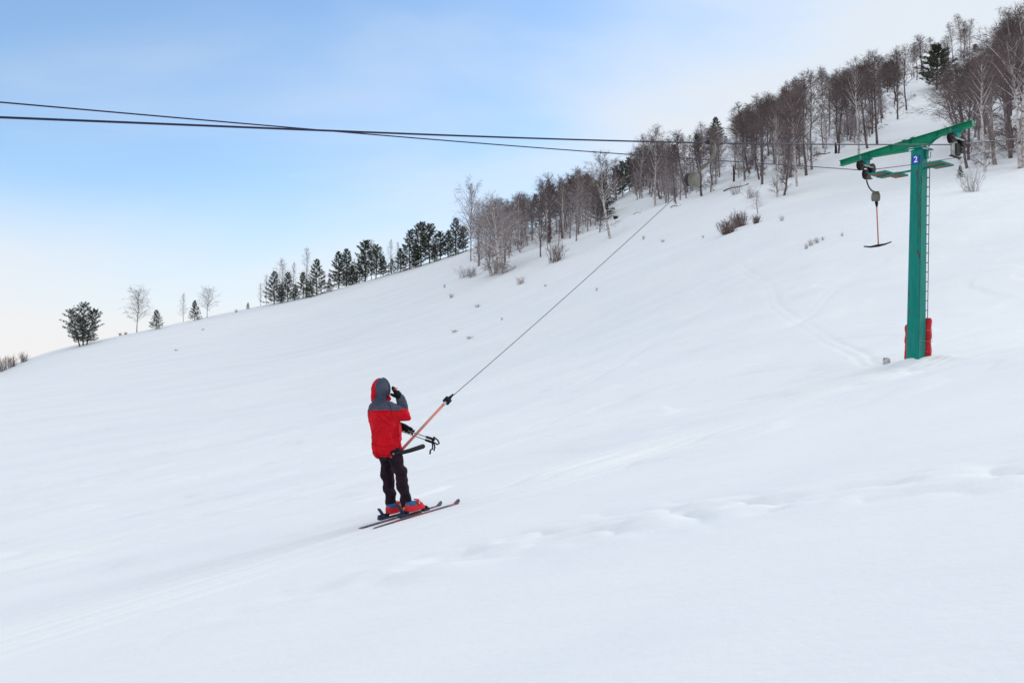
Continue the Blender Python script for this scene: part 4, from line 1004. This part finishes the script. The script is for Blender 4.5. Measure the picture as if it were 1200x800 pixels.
# --- one continuous body
mb = MB()
def ell(c, a, b, n=20, ax1=RT, ax2=F, tilt=None):
    return [Vector(c) + ax1 * (a * math.cos(2 * math.pi * i / n)) + ax2 * (b * math.sin(2 * math.pi * i / n)) for i in range(n)]
mb.loft([ell(pel - UP * .09, .10, .09), ell(pel, .155, .105), ell(waist, .135, .10), ell(chest, .165, .115), ell(shc - UP * .02, .17, .09), ell(shc + UP * .035, .09, .07), ell(neck, .055, .06), ell(neck + UP * .06, .052, .058)])
mb.capsule([hipR, kneeR, ankR, ankR - UP * .05], [.082, .055, .040, .038]); mb.capsule([hipL, kneeL, ankL, ankL - UP * .05], [.082, .055, .040, .038])
for an in (ankR, ankL): mb.capsule([an - UP * .05 - SF * .04, an - UP * .065 + SF * .08, an - UP * .06 + SF * .18], [.04, .038, .028])
mb.capsule([shR, elR, wrR], [.050, .038, .027]); mb.capsule([shL, elL, wrL], [.050, .038, .027])
HFz = R(27); HF = Vector((math.cos(HFz), math.sin(HFz), -.05)).normalized(); HR = HF.cross(UP).normalized(); HU = HR.cross(HF).normalized()
mb.ball(head + HU * .02 - HF * .005, (.074, .092, .108), (HR, HF, HU)); mb.ball(head - HU * .045 + HF * .025, (.055, .062, .062), (HR, HF, HU))
mb.capsule([head + HF * .085 + HU * .012, head + HF * .105 - HU * .022], [.010, .014], 8); mb.ball(head + HF * .082 - HU * .088, (.022, .018, .016), (HR, HF, HU))
for s in (-1, 1): mb.ball(head + HR * s * .076 - HU * .005, (.010, .018, .030), (HR, HF, HU), nu=10, nv=8); mb.capsule([head + HF * .082 + HR * s * .018 + HU * .035, head + HF * .076 + HR * s * .042 + HU * .034], [.007, .006], 6)
hand(mb, wrR, haR, HRn, .8, .75, True); 
gn = (Vector((SD.x, SD.y, SD.z)).cross((haL - wrL))).normalized(); gn = -UP * .8 + F * .2
hand(mb, wrL, haL, gn, .8, 1.25)
def face_assign(pc_):
    out = np.zeros(len(pc_), int)
    h = np.array(head); f = np.array(HF); r_ = np.array(HR); u = np.array(HU); q = pc_ - h
    a_, b_, c_ = q @ r_, q @ f, q @ u
    out[(np.abs(a_) < .022) & (b_ > .06) & (np.abs(c_ + .052) < .007)] = 1
    for s in (-1, 1): out[(np.hypot((a_ - s * .030) / .013, (c_ - .016) / .006) < 1) & (b_ > .05)] = 2
    return out
fuse(mb, .0065, 'body', [M['skin'], M['lip'], M['eye']], person, PO, 3, None, face_assign)
def fold_fn(co):
    q = co - np.array(shc); a = q @ np.array(RT); f = q @ np.array(F); z = q[:, 2]
    th = np.arctan2(a, -f)
    n1 = vnoise(th * 1.6 + z * 2.6, z * 5.5 - th * 1.1, 9); n2 = vnoise(th * 3.2 - z * 3, z * 13 + th * 1.4, 10); n3 = vnoise(th * 7, z * 26 - th * 3, 14)
    r1 = .5 - np.abs(n1) * 2; r2 = .5 - np.abs(n2) * 2
    low = sstep(-.05, -.5, z) if False else np.clip(-z / .45, 0, 1)
    return .042 * r1 * (.35 + .65 * low) + .016 * r2 * (.4 + .6 * low) + .006 * n3
def wr_fn(amp, sx, seed, hz=2.6):
    def f(co):
        x, y, z = co.T
        n = vnoise((x + y * .7) * sx, z * sx * hz + (x - y) * sx * .8, seed) + .5 * vnoise((x - y) * sx * 2.1, z * sx * hz * 1.7 + x * sx, seed + 1)
        return amp * n
    return f
# --- trousers
mb = MB()
mb.loft([ell(pel - UP * .11, .13, .115), ell(pel, .185, .135), ell(pel + UP * .10, .17, .125)])
mb.capsule([hipR + UP * .02, hipR.lerp(kneeR, .5), kneeR, kneeR.lerp(ankR, .5) + SF * -.008, ankR - UP * .045], [.104, .090, .075, .070, .066], 16)
mb.capsule([hipL + UP * .02, hipL.lerp(kneeL, .5), kneeL, kneeL.lerp(ankL, .5) + SF * -.008, ankL - UP * .045], [.104, .088, .073, .068, .064], 16)
fuse(mb, .010, 'trousers', [M['trouser']], person, PO, 5, wr_fn(.036, 5, 3))
# --- jacket
def jr(px, py, dd, a, b, tl=0):
    c = at(px, py, 13.0 + dd); R2 = (RT + UP * tl).normalized(); F2 = (F + UP * max(0, (py - 500) / 34) * .28).normalized(); return ell(c, a, b, 28, R2, F2)
mb = MB()
mb.loft([jr(454.8, 532, .02, .175, .150, -.10), jr(454.6, 528, .02, .205, .172, -.08), jr(453.6, 517, .02, .212, .176), jr(452.2, 503, .01, .222, .178), jr(449.6, 491, .0, .240, .182), jr(448.0, 482, -.01, .238, .175), jr(447.6, 476.5, -.01, .205, .15), jr(446.8, 471.5, 0, .135, .12), jr(446.4, 468, 0, .092, .095), jr(446.4, 464, 0, .085, .09)])
mb.capsule([shR - RT * .03, shR.lerp(elR, .45) - UP * .01, elR, elR.lerp(wrR, .5), wrR.lerp(elR, .02)], [.102, .094, .084, .070, .058], 18)
mb.capsule([shL, elL, elL.lerp(wrL, .55)], [.098, .074, .060], 14)
zy = at(450, 481.0, 13).z
def jas(pc_):
    d_ = (pc_ - np.array(shc)) @ np.array(RT); front = (pc_ - np.array(shc)) @ np.array(F)
    zz = zy + .010 * np.sin(d_ * 9) + np.where(front > .12, .015, 0)
    left = ((pc_ - np.array(shc)) @ np.array(RT) < -.05) & (front > .16)
    return np.where(pc_[:, 2] > zz, 1, 0)
jk = fuse(mb, .0095, 'jacket', [M['jred'], M['jgrey']], person, PO, 5, fold_fn, jas)
# centre back seam, hem cord and a small chest emblem on the shoulder
mb = MB(); mb.tube([jrp for jrp in [at(433.9, 476.0, 12.86) - F * .0, at(434.8, 476.8, 12.85)]], .008, 6)
tag(mb.build('emblem', M['jred'], jk, PO), 'tiny red emblem on the slate shoulder yoke')
from mathutils.bvhtree import BVHTree
jb = BVHTree.FromPolygons([v.co + Vector(PO) for v in jk.data.vertices], [tuple(p_.vertices) for p_ in jk.data.polygons])
def seam(px_pts, r_, mt, name='seam'):  # lays a thin tube on the cloth, for seams and painted fold shade
    P_ = []
    for i in range(len(px_pts) - 1):
        for t in np.linspace(0, 1, 8, endpoint=(i == len(px_pts) - 2)):
            a_, b_ = ray(px_pts[i][0] * (1 - t) + px_pts[i + 1][0] * t, px_pts[i][1] * (1 - t) + px_pts[i + 1][1] * t)
            hh = jb.ray_cast(Vector((0, 0, 0)), Vector((a_, 1, b_)).normalized())
            if hh[0]: P_.append(hh[0] - hh[1] * -.001)
    if len(P_) > 2:
        mb_ = MB(); mb_.tube(P_, r_, 6); mb_.build(name, mt, jk, PO, True)
mseam = mat('dark_seam_fold_shade', (.27, .003, .009), .9, spec=.05); mseam_shade_g = mat('dark_grey_seam_fold_shade', (.02, .024, .04), .9, spec=.05)  # dark colours for real seams and for shade painted into folds
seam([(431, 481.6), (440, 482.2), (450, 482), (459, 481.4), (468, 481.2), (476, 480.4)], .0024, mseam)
seam([(455.5, 472), (457.5, 477), (458.5, 481)], .004, mseam_shade_g); seam([(458.5, 482), (459.5, 488), (463.5, 493.5), (466, 499)], .003, mseam)
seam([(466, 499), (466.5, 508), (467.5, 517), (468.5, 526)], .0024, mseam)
seam([(443, 486), (447, 491), (452, 495.5), (457, 498)], .0024, mseam, 'fold_shade'); seam([(448, 484), (455, 489), (460, 492.5)], .0024, mseam, 'fold_shade')  # dark tubes paint the shade of folds on the back, no stitching
seam([(436, 519), (443, 522.5), (452, 523.5), (460, 521.5)], .0022, mseam, 'fold_shade'); seam([(455, 515), (461, 513), (467, 509.5)], .0024, mseam, 'fold_shade')  # painted fold shade again, round the waist
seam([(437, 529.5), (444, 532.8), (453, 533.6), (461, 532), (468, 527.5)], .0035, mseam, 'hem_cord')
seam([(470, 474), (474, 476), (477.5, 478)], .0024, mseam_shade_g, 'fold_shade')  # shade of a sleeve fold, painted as a darker tube
# --- hood: shell open to the front
mb = MB(); rings = []; hc = head + HU * .004
for j in range(15):
    ph = R(-72 + 158 * j / 14); ring = []
    for i in range(25):
        th = math.pi * (-.80 + 1.60 * i / 24)   # opening faces forward
        rx, ry, rz_ = .108, .128, .158
        # grows forward at the brim and drops into the collar
        c_ = math.cos(ph); p_ = hc + HR * (rx * c_ * math.sin(th)) - HF * (ry * c_ * math.cos(th)) + HU * (rz_ * math.sin(ph))
        if ph < 0: p_ = p_ + HR * (-.03 * math.sin(th) * (ph / 1.3)) * -1 * .2
        ring.append(p_)
    rings.append(ring)
vs = [p_ for r_ in rings for p_ in r_]; fs = []; ms = []
for j in range(14):
    for i in range(24):
        a = j * 25 + i; fs.append((a, a + 1, a + 26, a + 25)); ms.append(0 if abs(i - 11.5) < 2.6 else 1)
mb.v = [tuple(v) for v in vs]; mb.f = fs; mb.m = ms
hd = mb.build('hood', [M['jred'], M['jgrey']], jk, PO, True)
so_ = hd.modifiers.new('thick', 'SOLIDIFY'); so_.thickness = .014; so_.offset = -1
sb_ = hd.modifiers.new('sub', 'SUBSURF'); sb_.levels = 1; sb_.render_levels = 2
tx = D.textures.new('folds', 'CLOUDS'); tx.noise_scale = .06; dp = hd.modifiers.new('folds', 'DISPLACE'); dp.texture = tx; dp.strength = .012; dp.mid_level = .5
mb = MB(); nb_ = []
for j in range(1, 14): nb_.append(rings[j][0])
for j in range(13, 0, -1): nb_.append(rings[j][24])
mb.tube(nb_, .012, 8); mb.build('hood_brim', M['jgrey'], hd, PO, True)
mb = MB(); mb.capsule([at(455.2, 463.5, 12.98), at(456.6, 467.4, 12.97), at(454.5, 469.5, 12.93)], [.018, .022, .018], 10); mb.build('collar', M['jred'], jk, PO, True)
mb = MB(); mb.capsule([at(438.0, 459, 12.90), at(436.6, 465, 12.89), at(435.6, 470, 12.87)], [.034, .024, .008], 10); mb.build('hood_tail', M['jred'], jk, PO, True)
# --- gloves
mb = MB(); mb.capsule([wrR.lerp(elR, .28), wrR, wrR.lerp(haR, .4)], [.050, .046, .040], 14); hand(mb, wrR, haR, HRn, 1.8, .30, True)
g1 = fuse(mb, .005, 'glove', [M['glove']], person, PO, 2)
mb = MB(); bk = (haR - wrR).normalized(); mb.capsule([haR + bk * .005 - HRn * .040 - F * .0, haR + bk * .03 - HRn * .020], [.010, .009], 8)
mb = MB(); tcen = at(464.0, 455.2, 12.90); mb.capsule([tcen - pr * .022 - UP * .008, tcen + pr * .018 + UP * .008], [.006, .006], 8); mb.build('glove_tab', M['orange'], g1, PO, True)
mb = MB(); mb.capsule([elL.lerp(wrL, .30), elL.lerp(wrL, .7), wrL, wrL.lerp(haL, .4)], [.066, .058, .050, .042], 14); hand(mb, wrL, haL, gn, 1.6, 1.25)
fuse(mb, .005, 'glove', [M['glove']], person, PO, 2)
# --- boots
for nm, (p0, d, s_, u_, Ls, xb), ank in (('r', skis['r'], ankR), ('l', skis['l'], ankL)):
    Bp = lambda x, y, z: p0 + d * (xb + x) + s_ * y + u_ * z
    def rr_(x0, x1, w_, z, n=20, cant=0):
        c_ = Bp((x0 + x1) / 2, 0, z); a_ = (x1 - x0) / 2; out = []
        for i in range(n):
            an = 2 * math.pi * i / n; out.append(c_ + d * (a_ * abs(math.cos(an)) ** .75 * (1 if math.cos(an) > 0 else -1)) + s_ * (w_ * abs(math.sin(an)) ** .75 * (1 if math.sin(an) > 0 else -1)))
        return out
    mb = MB(); mb.loft([rr_(-.155, .150, .044, .060), rr_(-.160, .158, .050, .075), rr_(-.162, .150, .052, .100), rr_(-.160, .125, .052, .130), rr_(-.154, .085, .052, .150), rr_(-.146, .04, .050, .165), rr_(-.132, .010, .046, .180)])
    bt = mb.build('boot', M['bootred'], person, PO, True); sb = bt.modifiers.new('s', 'SUBSURF'); sb.levels = 1; sb.render_levels = 2
    mb = MB(); mb.box(Bp(.155, 0, .075), (.018, .042, .016), (d, s_, u_), taper=.85); mb.box(Bp(-.155, 0, .072), (.022, .038, .014), (d, s_, u_)); bevel(mb.build('sole', M['rubber'], bt, PO), .006)
    mb = MB(); mb.loft([rr_(-.140, .035, .053, .148), rr_(-.138, .025, .056, .165), rr_(-.132, .015, .056, .180), rr_(-.125, .010, .052, .19)]); cf = mb.build('cuff', M['bootblue'], bt, PO, True)
    mb = MB()
    for x_, z_ in ((.055, .140), (.030, .165), (.010, .19)):
        mb.box(Bp(x_, .050, z_), (.028, .010, .009), (d, s_, u_)); mb.box(Bp(x_ + .02, .0, z_ + .010), (.012, .045, .006), (d, s_, u_))
    bevel(mb.build('buckle', M['bootred'], bt, PO), .003)
    mb = MB(); mb.box(Bp(.03, .054, .165), (.010, .006, .016), (d, s_, u_)); mb.box(Bp(.03, .060, .175), (.008, .006, .012), (d, s_, u_)); mb.build('buckle_lever', M['galv'], bt, PO)

# --- ski poles held crosswise in the far hand
g0 = at(485.5, 507.0, 13.22)
for k, (q0, q1, lab) in enumerate(((at(434, 490, 13.62), at(500.5, 512.0, 13.10), 'upper ski pole held in the far glove, its strap loop dangling'), (at(436, 493, 13.58), at(499.5, 515.5, 13.06), 'lower ski pole held in the far glove, beside the first one'))):
    d_ = (q1 - q0).normalized(); e = empty('ski_pole', q1); tag(e, lab, 'ski pole')
    mb = MB(); mb.tube([q0, q1], .0065, 8); mb.build('shaft', M['steel'], e, q1, True)
    mb = MB(); mb.capsule([q1 - d_ * .01, q1 + d_ * .05, q1 + d_ * .10], [.015, .017, .016], 10); mb.cyl(q1 + d_ * .112, d_, .021, .016, 10); gr = mb.build('grip', M['rubber'], e, q1, True)
    mb = MB(); mb.cyl(q0 + d_ * .06, d_, .042, .006, 14); mb.tube([q0 - d_ * .03, q0], [.002, .006], 6); mb.build('basket', M['rubber'], e, q1)
    mb = MB(); t1 = q1 + d_ * .11
    if k == 0:
        lp = [t1, at(508, 511.5, 13.08), at(513, 515.5, 13.06), at(514.8, 519.5, 13.05), at(512.5, 520.6, 13.05), at(509, 518.5, 13.05), at(506.5, 515.5, 13.06), t1]
    else:
        lp = [t1, at(508.5, 519, 13.02), at(509.5, 524, 13.02), at(508.6, 528.2, 13.02), at(506.9, 525.5, 13.02), at(506.8, 520, 13.02), t1]
    mb.tube(lp, .0105, 6); mb.build('strap', M['rubber'], e, q1, True)
    if k == 1:
        mb = MB(); mb.tube([at(506.8, 525.5, 13.0), at(504.4, 527.2, 13.0), at(503.9, 532, 13.0)], [.008, .011, .011], 6); mb.build('strap_end', M['rubber'], e, q1, True)

BLUE_DIR = (-.46, .85, .34); BLUE_LO = .68; BLUE_HI = .98; BLUE_NOISE = .55; BLUE_MAX = .90
CLOUD_LOW = (8.6, 8.4, 8.4, 1); CLOUD_HIGH = (7.4, 8.0, 8.7, 1); SKY_TINT = (1.48, 1.82, 2.05, 1)
SUN_E = 1.4; EXPO = 0.08

# ------------------------------------------------------------------ light, sky, camera
SUN_EL, SUN_AZ = R(28), R(60)       # azimuth from +Y towards +X
w = D.worlds.new('World'); scn.world = w; w.use_nodes = True; nt = w.node_tree; N = nt.nodes; L = nt.links
bg = N['Background']; bg.inputs['Strength'].default_value = .1
sky = N.new('ShaderNodeTexSky'); sky.sky_type = 'NISHITA'; sky.sun_disc = False; sky.sun_elevation = SUN_EL; sky.sun_rotation = SUN_AZ; sky.air_density = 1.0; sky.dust_density = .6; sky.altitude = 600
tc = N.new('ShaderNodeTexCoord'); sep = N.new('ShaderNodeSeparateXYZ'); L.new(tc.outputs['Generated'], sep.inputs[0])
def math_(op, a, b=None, c=None, clamp=False):
    n = N.new('ShaderNodeMath'); n.operation = op; n.use_clamp = clamp
    for i, v in enumerate((a, b, c)):
        if v is None: continue
        if isinstance(v, (int, float)): n.inputs[i].default_value = v
        else: L.new(v, n.inputs[i])
    return n.outputs[0]
# clouds thicken towards the horizon and to the right of the view; a clearer blue patch hangs to the left
def dirdot(v):
    n = N.new('ShaderNodeVectorMath'); n.operation = 'DOT_PRODUCT'; L.new(tc.outputs['Generated'], n.inputs[0]); n.inputs[1].default_value = Vector(v).normalized(); return n.outputs['Value']
mp = N.new('ShaderNodeMapping'); mp.inputs['Scale'].default_value = (1.2, 1.2, 4.2); mp.inputs['Rotation'].default_value = (0, R(-14), R(20)); L.new(tc.outputs['Generated'], mp.inputs[0])
nz = N.new('ShaderNodeTexNoise'); nz.inputs['Scale'].default_value = 1.7; nz.inputs['Detail'].default_value = 6; nz.inputs['Roughness'].default_value = .48; nz.inputs['Distortion'].default_value = .35
L.new(mp.outputs[0], nz.inputs['Vector'])
mr = N.new('ShaderNodeMapRange'); mr.interpolation_type = 'SMOOTHSTEP'; mr.inputs['From Min'].default_value = BLUE_LO; mr.inputs['From Max'].default_value = BLUE_HI
sc1 = math_('ADD', dirdot(BLUE_DIR), math_('MULTIPLY', math_('SUBTRACT', nz.outputs[0], .5), BLUE_NOISE))
L.new(sc1, mr.inputs['Value'])
el = N.new('ShaderNodeMapRange'); el.interpolation_type = 'SMOOTHSTEP'; el.inputs['From Min'].default_value = .03; el.inputs['From Max'].default_value = .25
L.new(math_('ADD', sep.outputs['Z'], math_('MULTIPLY', math_('SUBTRACT', nz.outputs[0], .5), .16)), el.inputs['Value'])
blue = math_('MULTIPLY', mr.outputs[0], el.outputs[0])
cov = math_('SUBTRACT', 1.0, math_('MULTIPLY', blue, BLUE_MAX))
cl = N.new('ShaderNodeMix'); cl.data_type = 'RGBA'
hz = N.new('ShaderNodeMapRange'); hz.interpolation_type = 'SMOOTHSTEP'; hz.inputs['From Min'].default_value = .0; hz.inputs['From Max'].default_value = .34; L.new(sep.outputs['Z'], hz.inputs['Value'])
L.new(hz.outputs[0], cl.inputs['Factor']); cl.inputs[6].default_value = CLOUD_LOW; cl.inputs[7].default_value = CLOUD_HIGH
tint = N.new('ShaderNodeMix'); tint.data_type = 'RGBA'; tint.blend_type = 'MULTIPLY'; tint.inputs['Factor'].default_value = 1
L.new(sky.outputs[0], tint.inputs[6]); tint.inputs[7].default_value = SKY_TINT
mx = N.new('ShaderNodeMix'); mx.data_type = 'RGBA'
L.new(cov, mx.inputs['Factor']); L.new(tint.outputs[2], mx.inputs[6]); L.new(cl.outputs[2], mx.inputs[7])
L.new(mx.outputs[2], bg.inputs['Color'])

sl = D.lights.new('sun', 'SUN'); sl.energy = SUN_E; sl.angle = R(25); sl.color = (1, .98, .95)
so = D.objects.new('sun', sl); COL.objects.link(so)
dv = Vector((math.sin(SUN_AZ) * math.cos(SUN_EL), math.cos(SUN_AZ) * math.cos(SUN_EL), math.sin(SUN_EL)))
so.rotation_euler = dv.to_track_quat('Z', 'Y').to_euler(); so.location = (0, 0, 60)

cd = D.cameras.new('camera'); cam = D.objects.new('camera', cd); COL.objects.link(cam)
cd.sensor_width = 36; cd.lens = FPX / 1200 * 36; cd.clip_start = .1; cd.clip_end = 6000
cam.location = (0, 0, 0); cam.rotation_euler = (R(90) + PITCH, 0, 0)
scn.camera = cam
scn.view_settings.view_transform = 'Standard'; scn.view_settings.look = 'None'; scn.view_settings.gamma = 1
scn.view_settings.use_curve_mapping = False; scn.view_settings.exposure = EXPO
scn.cycles.use_denoising = True; scn.cycles.denoiser = 'OPENIMAGEDENOISE'; scn.cycles.denoising_prefilter = 'NONE'; scn.cycles.denoising_input_passes = 'RGB_ALBEDO_NORMAL'
scn.cycles.max_bounces = 6; scn.cycles.diffuse_bounces = 3
